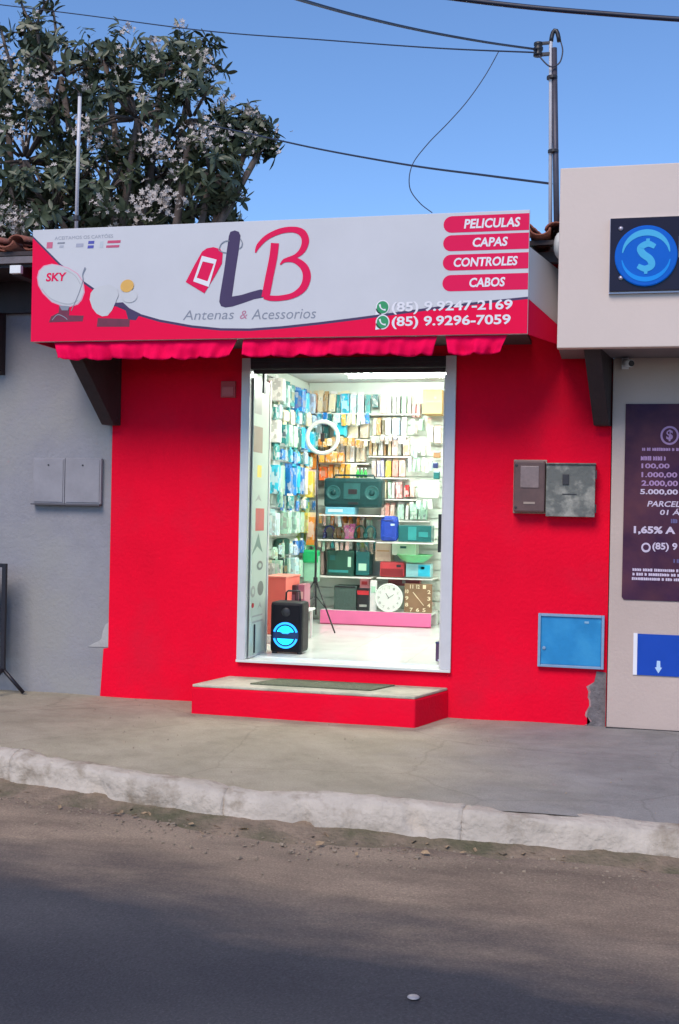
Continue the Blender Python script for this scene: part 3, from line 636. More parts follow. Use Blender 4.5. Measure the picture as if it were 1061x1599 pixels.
def arc(r, a0, a1, w0, wm): return stroke([(cx+r*math.cos(a0+(a1-a0)*k/10), cz+r*math.sin(a0+(a1-a0)*k/10), w0+(wm-w0)*math.sin(math.pi*k/10)) for k in range(11)])
flat('ring_arc', mb3, dc, [arc(rr*.76, R(8), R(172), .006, .04)], -.7625); flat('ring_arc', mb2, dc, [arc(rr*.78, R(190), R(350), .006, .03)], -.7625)
flat('dollar_mark', mb3, dc, [stroke([(cx+.055, cz+.055, .03), (cx+.01, cz+.075, .04), (cx-.035, cz+.05, .042), (cx-.02, cz+.012, .046), (cx+.025, cz-.025, .046), (cx+.035, cz-.065, .042), (cx-.005, cz-.085, .04), (cx-.05, cz-.065, .03)])], -.7635)
flat('dollar_bar', mb3, dc, [ngon([(cx-.002, cz+.078), (cx+.02, cz+.078), (cx+.022, cz+.108), (cx, cz+.108)]), ngon([(cx-.012, cz-.088), (cx+.012, cz-.088), (cx+.01, cz-.118), (cx-.01, cz-.118)])], -.7642)
for yy in (357, 434):
    q = at(970, yy, -.743); MB().lathe([(.001,0),(.016,0),(.014,.008),(.001,.012)], (q.x, -.7425, q.z), 'Y', 12).build('standoff_screw', mat('silver_edge'), t, smooth=True)
q = at(1060, 375, -.742); flat('plate_lettering', vwhite, t, [ngon([(q.x+.004, q.z+.03), (q.x+.05, q.z+.03), (q.x+.05, q.z-.11), (q.x+.004, q.z-.11)])], -.7435)
# small camera under the soffit
t = thing('security_camera', 'small white security camera under the beige fascia', 'camera', (2.0, -.1, 2.56))
q = at(985, 568, -.12)
bx('mount', white, t, q.x-.06, q.x-.01, -.10, -.0455, q.z-.03, q.z+.045, .005); MB().tube([(q.x-.035, -.11, q.z+.01), (q.x+.002, -.17, q.z-.004)], .027, 12).build('camera_body', white, t, smooth=True)
MB().tube([(q.x+.0035, -.172, q.z-.0045), (q.x+.007, -.178, q.z-.006)], .021, 12).build('lens', blackp, t)
# poster
t = thing('poster', 'dark purple loan poster with white lettering on beige wall', 'poster', (2.5, -.05, .92))
PY = -.052
pm = mat('purple_poster', (.045,.016,.045), .5, .35, 1.6, col2=(.13,.045,.055), cscale=1.7, lo=.45, hi=.72, spec=.15)
b = MB(); x0p, x1p, z0p, z1p = 2.022, 3.02, .925, 2.30
pts = [(x0p+.015, z0p+.0), (x1p, z0p), (x1p, z1p), (x0p+.003, z1p), (x0p, z0p+.02)]
pb = MB().prism(pts, PY, -.0455).build('sheet', pm, t)
lil = mat('lilac_print', (.40,.23,.42), .5, .1, 30); pal = mat('pale_print', (.60,.50,.62), .5, .08, 30); dim = mat('dim_print', (.12,.10,.24), .5)
def pt(s, x0, x1, y0, y1, m, bold=.02, shear=0): 
    a = at(x0, (y0+y1)/2, PY); b2 = at(x1, (y0+y1)/2, PY); c0 = at(x0, y0, PY); c1 = at(x0, y1, PY)
    return text('poster_lettering', s, a.x, b2.x, c1.z, c0.z, PY-.002, m, t, bold, shear)
q = at(1046, 680, PY); flat('poster_emblem', lil, t, [ell(q.x, q.z, .062, .066)], PY-.002)
flat('poster_emblem', pm, t, [ell(q.x, q.z, .048, .052)], PY-.0035)
text('poster_lettering', '$', q.x-.022, q.x+.022, q.z-.04, q.z+.04, PY-.005, lil, t, .03)
def fuzz(x0, x1, y0, y1, m, seed):                   # print too small to read: a row of uneven little marks
    random.seed(seed); a = at(x0, (y0+y1)/2, PY); b2 = at(x1, (y0+y1)/2, PY); c0 = at(x0, y0, PY); c1 = at(x0, y1, PY); X = a.x; P = []
    while X < b2.x:
        wd = random.uniform(.008, .016); zz = random.uniform(0, .25)*(c0.z-c1.z)
        P.append(ngon([(X, c1.z), (X+wd, c1.z+zz*.4), (X+wd, c0.z-zz), (X, c0.z)])); X += wd+random.choice([.002, .003, .003, .012])
    flat('poster_small_print', m, t, P, PY-.002)
fuzz(1003, 1120, 699, 704, lil, 1); fuzz(1001, 1038, 712, 719, lil, 2)
pt('100,00', 1002, 1046, 723.5, 732.5, lil, .03); pt('1.000,00', 1002, 1058, 737, 746.5, lil, .03); pt('2.000,00', 1002, 1059, 750, 760, lil, .03); pt('5.000,00', 1000, 1059, 763.5, 773, pal, .03)
pt('PARCELAS', 1011, 1080, 782, 791, pal, .02, .2); pt('01 Á 12', 1031, 1082, 794, 804, pal, .02, .1)
fuzz(1048, 1085, 810, 817, dim, 3)
pt('1,65% A', 990, 1055, 821, 834.5, pal, .04); pt('(85) 9', 1019, 1058, 847, 861, pal, .03)
q = at(1009, 855, PY); flat('chat_icon', pal, t, [ell(q.x, q.z, .032, .034)], PY-.002); flat('chat_icon', pm, t, [ell(q.x, q.z+.002, .020, .02)], PY-.0035)
fuzz(1052, 1090, 873, 879, dim, 4); fuzz(988, 1110, 887, 891.5, pal, 5); fuzz(988, 1110, 894, 898.5, pal, 6); fuzz(987, 1110, 901, 905.5, pal, 7)
# blue notice
t = thing('notice_board', 'bright blue notice with a small white arrow low on beige wall', 'sign', (2.4, -.05, .4))
bx('sheet', mat('royal_blue', (.002,.055,.40), .35, .06, 4), t, 2.136, 2.9, -.054, -.047, .402, .690)
bx('white_margin', vwhite, t, 2.108, 2.135, -.0535, -.0465, .402, .694)
q = at(1028.5, 1042, -.054); flat('arrow_mark', mat('pale_blue_print', (.45,.62,.80), .4), t, [ngon([(q.x-.011, q.z+.045), (q.x+.011, q.z+.045), (q.x+.013, q.z), (q.x+.024, q.z-.002), (q.x, q.z-.042), (q.x-.024, q.z-.002), (q.x-.013, q.z)])], -.0555)

# ------------------------------------------------------------------ poles and wires
galv = mat('galvanised_pipe', (.07,.065,.085), .5, .2, 12, metal=.3); pvc = mat('pale_conduit', (.62,.60,.62), .45, .05, 10)
t = thing('service_pole', 'steel service pole with black wire loop rising behind sign right end', 'pole', (1.49, .3, 3.3))
pb_, pt_ = Vector((1.485+.035, .3, 3.2)), Vector((1.425+.035, .3, 4.98))
MB().tube([pb_, pt_], .022, 14).build('pole', galv, t, smooth=True)
MB().tube([pb_-Vector((.055,-.01,0)), at(860.5, 66, .3), at(861, 63, .3)], .014, 10).build('conduit', pvc, t, smooth=True)
for zz in (3.6, 4.2, 4.75):
    c0 = pb_.lerp(pt_, (zz-3.2)/1.72); MB().lathe([(.023,0),(.04,.002),(.04,.022),(.023,.024)], (c0.x-.016, c0.y, zz), 'Z', 14).build('clamp', darkst, t)
hook = [at(*q, .3) for q in [(861,65),(861.5,60),(862.5,55),(864,50.5),(866.5,47.5),(869,48),(871,52),(872.5,58),(873.5,65)]]
MB().tube(hook, .016, 10).build('weather_head', blackp, t, smooth=True)
rk = at(843, 77, .3)
bx('insulator_bracket', blackp, t, rk.x-.01, rk.x+.075, .285, .315, rk.z-.05, rk.z-.03); bx('insulator_bracket', blackp, t, rk.x-.01, rk.x+.075, .285, .315, rk.z+.035, rk.z+.05)
MB().lathe([(.02,-.055),(.036,-.05),(.036,-.03),(.024,-.02),(.036,-.008),(.036,.012),(.024,.02),(.034,.03),(.034,.048),(.015,.055)], (rk.x-.01, .3, rk.z), 'Z', 14).build('insulator', blackp, t, smooth=True)
t = thing('antenna_mast', 'thin white mast standing behind the sign beneath the tree', 'mast', (-2.37, .3, 3.3))
MB().tube([at(119, 372, .3), at(122.5, 240, .3), at(125, 150, .3)], .015, 10).build('pole', pvc, t, smooth=True)
MB().tube([at(125, 150.5, .3), at(125, 146, .3)], .018, 10).build('cap', darkst, t); MB().lathe([(.02,0),(.03,.004),(.03,.04),(.02,.044)], at(119.6, 345, .3), 'Z', 12).build('clamp', darkst, t)
wirem = mat('cable', (.022,.026,.05), .5, .1, 10)
def wire(lab, pts, r_, name='cable'):
    P = [at(*p) for p in pts]; Q = []
    for i in range(len(P)-1):
        p0 = P[max(i-1, 0)]; p1 = P[i]; p2 = P[i+1]; p3 = P[min(i+2, len(P)-1)]
        for k in range(8): u = k/8; Q.append(.5*((2*p1)+(p2-p0)*u+(2*p0-5*p1+4*p2-p3)*u*u+(3*p1-p0-3*p2+p3)*u**3))
    Q.append(P[-1]); L(MB().tube(Q, r_, 6).build(name, wirem, smooth=True), lab, 'cable', 'overhead cables')
wire('black cable dropping from the top edge to the pole insulator', [(380,-28,-4.0),(470,0,-3.2),(560,25,-2.4),(660,48,-1.5),(760,66,-.6),(838,77,.28)], .009)
wire('dark cable crossing the top right corner of the sky', [(640,-12,-4.5),(730,0,-4.5),(830,11.5,-4.5),(940,21,-4.5),(1061,30,-4.5),(1200,38,-4.5)], .0085)
wire('thin faint cable passing behind the tree towards pole insulator', [(-60,0,5),(120,22,4.4),(320,48,3.4),(500,62,2.4),(680,75,1.2),(838,82,.33)], .006)
wire('dark cable sagging from the tree to the middle of pole', [(330,196,5.0),(400,211,4.4),(500,233,3.3),(640,258,2.0),(760,274,1.0),(862,287,.33)], .009)
wire('thin cable hanging in a loose curve behind the sign top', [(779,80.5,.75),(758,118,.72),(730,158,.66),(700,192,.6),(668,225,.5),(644,258,.4),(640,292,.3),(655,316,.2),(675,332,.1)], .004)
wire('fine cable looping from insulator round the pole top', [(838,79,.28),(846,92,.27),(860,104,.26),(874,98,.27),(879,80,.28),(876,65,.3)], .0055)

# ------------------------------------------------------------------ flowering tree behind the houses
TY = 7.2
tree = thing('flowering_tree', 'big dark leafy tree with pale flower clusters behind the houses', 'tree', (-5.3, TY, -.6))
bark = mat('grey_bark', (.13,.10,.085), .9, .3, 8, .5, 25)
def lmat(name, c1, c2):
    m = mat(name, c1, .45, .3, 3.0, col2=c2, cscale=1.3, lo=.4, hi=.65); return m
leafm = lmat('leaf_green', (.056,.074,.036), (.105,.122,.066)); flow = mat('pale_blossom', (.50,.44,.40), .7, .15, 3)
def tp(x, y, dy=0): return at(x, y, TY+dy)
base = Vector((-5.3, TY, -.6)); fork = Vector((-5.3, TY, 2.6))
blobs = [(40,250,105,-.4),(10,150,80,.3),(95,120,70,-.3),(165,95,66,.2),(255,105,66,-.3),(305,95,58,.4),(130,210,95,.5),(215,185,90,-.6),(300,185,85,-.3),(365,215,62,0),(330,275,66,-.5),(250,275,75,.4),(170,300,90,-.5),(85,330,95,-.6),(345,325,45,.2),(0,340,80,.3),(-70,200,100,0),(-60,320,90,.2),(50,60,42,.2),(395,205,36,.1),(412,226,26,-.2),(60,345,90,.6),(230,330,80,.6),(300,330,70,.5),(150,345,90,.4)]
pxm = 1800.0/16.0
b = MB(); b.tube([base, Vector((-5.32, TY+.05, 1.0)), fork], [.26,.21,.18], 12); tips = []
random.seed(21)
mains = [Vector((-6.4, TY-.1, 4.0)), Vector((-5.2, TY+.3, 4.3)), Vector((-4.2, TY-.1, 4.1))]
for m_ in mains: b.tube([fork, fork.lerp(m_, .5)+Vector((0,.05,-.12)), m_], [.16,.12,.10], 9)
for (x_, y_, r_, dy) in blobs:
    c_ = tp(x_, y_, dy); mm = min(mains, key=lambda q: (q-c_).length); mid = mm.lerp(c_, .55)+Vector((random.uniform(-.15,.15), random.uniform(-.15,.15), -.15))
    b.tube([mm, mid, c_], [.085,.06,.04], 7)
    rm = r_/pxm; nt_ = int(30*(rm/.6)**1.7)+8
    for k in range(nt_):
        d = Vector((random.gauss(0,1), random.gauss(0,.9), random.gauss(.1,1))).normalized()
        rad = rm*(random.uniform(.45, 1.0)**.6); e = c_+Vector((d.x*rad, d.y*rad*.95, d.z*rad))
        if k % 3 == 0: b.tube([c_.lerp(e, .1), c_.lerp(e, .55)+Vector((0,0,.05)), e], [.028,.018,.010], 5)
        tips.append((e, d))
for pts in ([(62,70),(58,45),(62,20),(78,-5)], [(58,48),(40,22),(32,0)], [(62,22),(70,8),(66,-12)], [(20,110),(8,70),(0,40)], [(75,90),(88,50),(84,20)]):
    q = [tp(*p_) for p_ in pts]; b.tube(q, [.03-.006*i for i in range(len(q))], 5)
    for e in q[-2:]: tips.append((e, Vector((random.uniform(-.5,.5), -.2, .7)).normalized()))
b.build('trunk', bark, tree, smooth=True)
def leaf_local():                                    # slender leaf folded along its midrib, along +X, length 1
    st = [(0,.02),(.25,.12),(.55,.17),(.82,.11),(1,0)]; v = []; f = []
    for i, (u, hw) in enumerate(st):
        zc = -.16*u*u; v += [(u, -hw, zc+.05*hw*4), (u, 0, zc-.02), (u, hw, zc+.05*hw*4)]
    for i in range(len(st)-1): a = i*3; f += [(a, a+3, a+4, a+1), (a+1, a+4, a+5, a+2)]
    return v, f
LV, LF = leaf_local()
leaves = []; cl = MB(); fl_ = MB()
for (e, d) in tips:
    q = d.to_track_quat('Z', 'Y'); nl = random.randint(8, 14)
    for k in range(nl):
        a = 2*math.pi*k/nl+random.uniform(-.3,.3); tilt = random.uniform(-.7, .7); ln = random.uniform(.10, .23)
        M = Matrix.Translation(e+d*random.uniform(-.16,.06))@(q.to_matrix().to_4x4())@Matrix.Rotation(a, 4, 'Z')@Matrix.Rotation(-tilt, 4, 'Y')@Matrix.Rotation(random.uniform(-.5,.5), 4, 'X')@Matrix.Diagonal((ln, ln*random.uniform(.65, 1.35), ln*random.uniform(-.4, 1.8), 1))
        leaves.append((( (M@Vector((.5,0,0)))-CP).length, M))
leaves.sort(key=lambda t_: t_[0])
lme = bpy.data.meshes.new('leaf'); lme.from_pydata(LV, [], LF); lme.materials.append(leafm); lme.polygons.foreach_set('use_smooth', [True]*len(lme.polygons))
for i, (dd, M) in enumerate(leaves):
    if i < 290:
        o = bpy.data.objects.new('leaf', lme); C.objects.link(o); o.parent = tree; o.matrix_world = M; o.matrix_parent_inverse = Matrix.Translation(-Vector(tree.location)); o.matrix_basis = M
    else: cl.add([M@Vector(v) for v in LV], LF)
o = cl.build('crown', leafm, tree, smooth=True); o['kind'] = 'stuff'
def blossom(c_, n_, s):
    tocam = (CP-c_).normalized()
    for k in range(n_):
        c2 = c_+Vector((random.gauss(0,s), random.gauss(0,s), random.gauss(0,s*.8))); nrm = (Vector((random.gauss(0,.7), random.gauss(-.6,.6), random.gauss(.5,.6)))).normalized(); q = nrm.to_track_quat('Z', 'Y'); r_ = random.uniform(.030, .048); a0 = random.uniform(0, 6)
        vs = [c2]; fs = []
        for j in range(5):
            a = a0+j*2*math.pi/5; 
            for da, rr_, h in ((-.5,.55,.1),(0,1,.35),(.5,.6,.2)): vs.append(c2+q@Vector((r_*rr_*math.cos(a+da), r_*rr_*math.sin(a+da), r_*h)))
            fs.append((0, 1+j*3, 2+j*3, 3+j*3))
        fl_.add(vs, fs)
cand = [t_ for t_ in tips if t_[1].y < .35]; random.shuffle(cand)
for (e, d) in cand[:150]: blossom(e+d*.12+Vector((0,-.06,.02)), random.randint(3, 16), .055)
for (x_, y_, n_) in ((35,340,60),(22,345,40),(240,300,60),(255,315,50),(240,225,50),(260,235,40),(330,215,40),(315,205,40),(20,205,30),(60,120,25),(215,325,30),(160,320,25),(412,232,10)):
    blossom(tp(x_, y_, -1.0), n_, .12)
o = fl_.build('blossoms', flow, tree, smooth=True); o['kind'] = 'stuff'

# ------------------------------------------------------------------ goods inside the shop
GY = 3.22
def cmat(col, printed=False):                         # glossy packaging, plain or with a blocky print
    nm = ('print' if printed else 'goods')+'_%02d_%02d_%02d' % tuple(int(c*99) for c in col)
    if not printed: return mat(nm, col, .32, .10, 8)
    if nm in _mats: return _mats[nm]
    m = mat(nm, col, .32, .10, 8); t = m.node_tree; b = t.nodes['Principled BSDF']; N = t.nodes.new; lk = t.links.new
    tc = N('ShaderNodeTexCoord'); oi = N('ShaderNodeObjectInfo'); ad = N('ShaderNodeVectorMath'); ad.operation = 'ADD'; lk(tc.outputs['Generated'], ad.inputs[0]); lk(oi.outputs['Random'], ad.inputs[1])
    vo = N('ShaderNodeTexVoronoi'); vo.distance = 'CHEBYCHEV'; vo.inputs['Scale'].default_value = 4.5; lk(ad.outputs[0], vo.inputs['Vector'])
    sp = N('ShaderNodeSeparateColor'); lk(vo.outputs['Color'], sp.inputs[0])
    src = b.inputs['Base Color'].links[0].from_socket
    def step(sock, lo_, hi_, c, a):
        r = N('ShaderNodeValToRGB'); r.color_ramp.interpolation = 'CONSTANT'; e = r.color_ramp.elements; e[0].color = (0,0,0,1); e[1].position = lo_; e[1].color = (hi_,)*3+(1,)
        lk(sock, r.inputs[0]); x = N('ShaderNodeMix'); x.data_type = 'RGBA'; x.inputs['B'].default_value = (*c, 1); lk(r.outputs[0], x.inputs['Factor']); lk(a, x.inputs['A']); return x.outputs['Result']
    o_ = step(sp.outputs[0], .70, .55, (.75,.74,.70), src); o_ = step(sp.outputs[1], .80, .5, tuple(c*.3 for c in col), o_); o_ = step(sp.outputs[2], .90, .35, tuple(.5*c+.1 for c in (col[2], col[0], col[1])), o_)
    lk(o_, b.inputs['Base Color']); return m
COL = {'orange':(.80,.27,.04),'deep orange':(.75,.14,.03),'amber':(.82,.42,.07),'cream':(.78,.68,.47),'tan':(.50,.31,.14),'brown':(.30,.17,.08),'teal':(.03,.26,.26),'dark teal':(.012,.12,.12),
 'cyan':(.03,.48,.68),'bright blue':(.02,.22,.62),'pale cyan':(.55,.80,.82),'white':(.80,.80,.78),'mint':(.42,.68,.52),'pale pink':(.76,.54,.48),'pink':(.72,.30,.32),'salmon':(.74,.32,.28),'grey':(.34,.35,.33),
 'lilac':(.48,.46,.66),'yellow':(.80,.62,.10),'pale blue':(.45,.58,.74),'dark olive':(.13,.11,.06),'green':(.03,.36,.06),'beige':(.60,.50,.38),'magenta pink':(.78,.20,.48),'navy':(.02,.03,.12),'dark green':(.015,.075,.055),'black':(.015,.016,.02),'red':(.52,.03,.04),'lime':(.42,.58,.12)}
def unit_box(bev):
    b = MB().box(-.5, .5, -1, 0, 0, 1, bev); me = bpy.data.meshes.new('packet'); me.from_pydata(b.v, [], b.f); return me
UB = unit_box(.04); UBF = MB().box(-.5, .5, -.5, .5, 0, 1); UBM = bpy.data.meshes.new('card'); UBM.from_pydata(UBF.v, [], UBF.f)
for me_ in (UB, UBM): me_.materials.append(white)
def inst(name, me, m, parent, loc, sc, rot=(0,0,0)):
    o = bpy.data.objects.new(name, me); C.objects.link(o); o.material_slots[0].link = 'OBJECT'; o.material_slots[0].material = m
    o.parent = parent; o.location = loc; o.scale = sc; o.rotation_euler = rot; return o
random.seed(77)
def packet(col, loc, w_, h_, d_, lab, group, rotz=0.0, tilt=0.0, cat='packet'):
    """blister packet: coloured body, header card with hang slot, printed panel on its front"""
    t = thing('packet', lab, cat, loc, group); t.rotation_euler = (0, tilt, rotz)
    inst('packet_body', UB, cmat(COL[col], True), t, (0, 0, 0), (w_, d_, h_*.86))
    inst('header_card', UBM, cmat(COL[random.choice(['white',col,col,'cream'])]), t, (0, -d_*.5, h_*.862), (w_*.96, .004, h_*.138))
    c2 = random.choice(['white',col,col,col,'tan','grey'])
    inst('printed_panel', UBM, cmat(tuple((a+b_)/2 for a, b_ in zip(COL[col], COL[c2]))), t, (random.uniform(-.06,.06)*w_, -d_-.002, h_*random.uniform(.1,.3)), (w_*random.uniform(.5,.78), .003, h_*random.uniform(.25,.45)))
    return t
def row(items, y0, y1, where, group, Y=GY, d_=.09):
    cnt = {}
    for n, it in enumerate(items):
        x0, x1, c = it[:3]; ya, yb = (it[3], it[4]) if len(it) > 3 else (y0+random.uniform(-1.5, 1.5), y1)
        a = at(x0, yb, Y); b2 = at(x1, ya, Y)
        packet(c, ((a.x+b2.x)/2, Y+d_, a.z), max(.02, (b2.x-a.x)*.94), b2.z-a.z, d_*random.uniform(.8, 1.1), '%s boxed packet, %s from left in %s' % (c, ORD[n], where), group, tilt=random.uniform(-.05,.05), rotz=random.uniform(-.08,.08))
A = 'goods on the left half of the rear wall'; B = 'goods on the right half of the rear wall'
row([(479,487,'brown'),(487,495,'orange'),(495,505,'cream'),(505,513,'tan'),(513,525,'cream')], 609, 643, 'the orange top row above ring light', A)
row([(526,532,'teal'),(532,547,'cyan'),(547,557,'pale cyan'),(557,568,'pale cyan'),(569,578,'teal',616,652)], 611, 645, 'the blue top row right of ring light', A)
row([(470,480,'mint'),(481,491,'mint'),(492,503,'pale cyan'),(504,513,'dark teal'),(543,560,'cream'),(562,576,'beige')], 653, 684, 'the row behind the ring light', A)
row([(499,506,'cream'),(507,514,'tan'),(515,521,'cream'),(523,530,'cream'),(531,538,'white'),(539,546,'cream'),(547,554,'white'),(555,562,'cream'),(563,571,'beige')], 690, 721, 'the cream row below ring light', A)
row([(483,497,'orange',703,732),(498,512,'deep orange'),(512,520,'orange'),(521,529,'amber'),(529,537,'amber'),(538,546,'amber'),(546,557,'cream')], 724, 750, 'the orange row above the boombox', A, Y=3.16)
row([(498,507,'amber'),(508,517,'orange'),(518,527,'amber'),(528,537,'orange')], 706, 722, 'the short orange row over the cream row', A, Y=3.08, d_=.07)
row([(580,590,'dark teal',615,636),(592,603,'pale pink'),(604,611,'white'),(612,618,'white'),(619,625,'grey'),(626,634,'mint'),(635,641,'beige'),(643,649,'pink',627,651),(650,656,'salmon',627,651)], 614, 645, 'top row left of the cardboard box', B)
row([(581,587,'cream'),(588,595,'tan'),(596,601,'dark olive'),(602,611,'white'),(612,619,'pale blue'),(619,625,'pale blue'),(626,634,'white')], 651, 679, 'the second row below cardboard box level', B)
row([(576,581,'tan'),(582,589,'cream'),(590,594,'grey'),(595,599,'white'),(600,604,'brown'),(605,610,'cream'),(611,621,'pale pink'),(622,628,'grey'),(629,640,'pale pink')], 684, 711, 'the third row of the right rack', B)
row([(580,587,'pale pink'),(588,594,'lilac'),(594,600,'lilac'),(602,611,'yellow'),(612,622,'salmon'),(623,633,'pale pink')], 716, 744, 'the fourth row of the right rack', B)
row([(598,604,'cream'),(605,611,'mint'),(612,617,'white'),(618,629,'pink'),(631,639,'red',757,776),(640,647,'pale pink',757,776)], 750, 778, 'the row right of the boombox', B)
row([(593,600,'pale pink'),(601,608,'salmon'),(609,616,'pale pink'),(620,631,'mint'),(633,638,'white'),(640,652,'mint'),(653,667,'mint')], 785, 811, 'the row above the blue bag', B)
row([(525,533,'amber'),(534,542,'orange'),(543,550,'amber'),(557,563,'orange'),(564,571,'beige'),(572,580,'mint')], 806, 840, 'the row above headphones', A, Y=3.14)
row([(536,545,'magenta pink'),(545,555,'magenta pink')], 818, 841, 'the pink pair beside headphones', A, Y=3.03, d_=.06)
row([(495,501,'beige'),(502,508,'pale pink')], 856, 897, 'the pair left of dark stereo box', A, Y=3.08)
row([(467,474,'yellow',782,822),(474,481,'lime',784,822),(478,492,'orange',800,852)], 783, 822, 'the yellow bunch left of tripod pole', A, Y=2.95)
row([(460,466,'lime',708,722),(467,478,'yellow',704,724)], 704, 724, 'the small yellow pair near corner', A, Y=2.95)
row([(668,678,'white',662,690),(679,690,'pale pink',664,692)], 662, 690, 'the pale pair under cardboard box', B, Y=3.2)
# small blister cards hung in front of the racks and between them
rnd = random.Random(5)
def hang(tag, xs, y0, y1, cols, Y, wpx, where, group):
    for n, x0 in enumerate(xs):
        c = rnd.choice(cols); ww = wpx*rnd.uniform(.7, 1.15); yt = y0+rnd.uniform(-3, 3); yb = yt+(y1-y0)*rnd.uniform(.75, 1.1); Yk = Y+rnd.uniform(-.04, .04)
        a = at(x0, yb, Yk); b2 = at(x0+ww, yt, Yk)
        packet(c, ((a.x+b2.x)/2, Yk+.03, a.z), b2.x-a.x, b2.z-a.z, .022, '%s hanging card, %s from left %s' % (c, ORD[n], where), group, tilt=rnd.uniform(-.12,.12), rotz=rnd.uniform(-.35,.35))
hang('a', [481+7.5*k for k in range(13)], 646, 664, ['teal','cyan','mint','pale cyan','amber','cream','bright blue'], 3.1, 7, 'under the top row by ring light', A)
hang('b', [497+6.5*k for k in range(12)], 684, 697, ['cream','amber','orange','tan','white','beige'], 3.1, 6, 'above the cream row', A)
hang('c', [561,567,573,579,585,591], 752, 778, ['lime','cream','mint','pale pink','yellow','green'], 3.06, 6, 'behind the boombox right end', A)
hang('d', [498+6*k for k in range(6)], 804, 822, ['amber','pale cyan','orange','mint','pale pink','yellow'], 2.98, 5.5, 'above the grey headphones', A)
hang('e', [641,647,653,659,665], 655, 676, ['white','pale pink','mint','beige','pale blue'], 3.2, 6, 'under the cardboard box', B)
hang('f', [645,652,659,666], 690, 712, ['white','pale blue','mint','pale pink'], 3.22, 6, 'on bare slats right of third row', B)
hang('g', [580+7*k for k in range(8)], 679, 690, ['pale pink','cream','tan','grey','white','lilac'], 3.12, 6, 'over the third right row', B)
hang('h', [637,644,651,658,665,671], 716, 738, ['mint','white','pale blue','lilac','pale pink'], 3.22, 5.5, 'right of the yellow packet', B)
hang('i', [556,563,570,577,583], 845, 866, ['mint','lime','dark green','teal','beige'], 3.06, 6, 'under the dark green headphones', A)
hang('j', [496+7*k for k in range(8)], 845, 860, ['beige','pale pink','mint','cream','teal','grey'], 2.96, 6, 'above the dark printed carton', A)
hang('k', [455,461,467,473,479], 726, 768, ['cream','pale pink','white','pale cyan','beige'], 3.0, 7, 'in the corner beside the third left row', A)
hang('l', [456,462,468,474], 826, 852, ['mint','lime','teal','pale cyan'], 3.0, 7, 'in corner left of the orange packet', A)
hang('m', [452,458,464,470], 868, 900, ['mint','pale cyan','teal','lime'], 2.9, 6, 'in corner left of green bag', A)
hang('n', [641,650,659,668], 782, 800, ['mint','white','pale cyan','mint'], 3.1, 8, 'over the mint row', B)
# shelves on the rear wall
shm = mat('white_shelf', (.76,.76,.72), .4, .04, 6)
def shelf(x0, x1, y, d_):
    a = at(x0, y, 3.34-d_); b2 = at(x1, y, 3.34-d_); bx('shelf', shm, bw, a.x, b2.x, 3.34-d_, 3.3395, a.z-.014, a.z, .002)
for x0, x1, y, d_ in ((478,578,645,.14),(480,578,686,.14),(480,576,722.5,.13),(578,656,646,.14),(578,637,680.5,.14),(576,642,712,.14),(578,636,745.5,.14),(594,650,779,.14),(590,670,812,.14)): shelf(x0, x1, y, d_)
shelf(498, 600, 803, .48); shelf(494, 586, 842, .42); shelf(588, 676, 846, .44); shelf(492, 580, 899, .42); shelf(588, 676, 901.5, .40)
# left wall: packets on hooks, facing into the shop
LX = -1.18
Lr = [('top', 2.50, 2.74, ['white','mint','pale cyan','teal','white','bright blue','bright blue','cyan','bright blue','pale blue']), ('second', 2.12, 2.36, ['white','teal','mint','dark teal','mint','dark teal','cyan','bright blue','cyan','teal']),
      ('third', 1.66, 1.97, ['cyan','mint','teal','bright blue','bright blue','cyan','bright blue','white','yellow','pale pink']), ('fourth', 1.28, 1.52, ['pale cyan','white','mint','pale blue','mint','pale cyan','white','mint','yellow']), ('fifth', .86, 1.06, ['grey','mint','dark green','mint','pale cyan','teal','mint'])]
for nm, za, zb, cs in Lr:
    for k, c in enumerate(cs):
        Yk = 1.86+k*.142+random.uniform(-.01,.01); n_ = random.choice([2,3,3,4])
        packet(c, (LX+.012, Yk, za+random.uniform(-.02,.02)), .105, zb-za, .035*n_, '%s hanging packet, %s from door in %s row of left wall' % (c, ORD[k], nm), 'packets hanging on the left wall', rotz=R(90)+random.uniform(-.12,.12), tilt=0)
LC = ['pale cyan','bright blue','teal','mint','white','cyan','pale blue','cream']
for ri, (nm, z_) in enumerate((('top', 2.37), ('second', 1.985), ('third', 1.54), ('fourth', 1.10))):
    for k in range(11):
        c = rnd.choice(LC); hh_ = rnd.uniform(.10, .16)
        packet(c, (LX+.06+rnd.uniform(0,.05), 1.84+k*.128+rnd.uniform(-.02,.02), z_-.02+rnd.uniform(-.02,.02)), rnd.uniform(.06,.09), hh_, .03, '%s small card, %s from door under %s row of left wall' % (c, ORD[k], nm), 'small cards on the left wall', rotz=R(90)+rnd.uniform(-.5,.5))
for nm, za, zb, cs in Lr:
    bx('hook_rail', alum, lw, -1.181, -1.16, 1.75, 3.3, zb+.005, zb+.017)
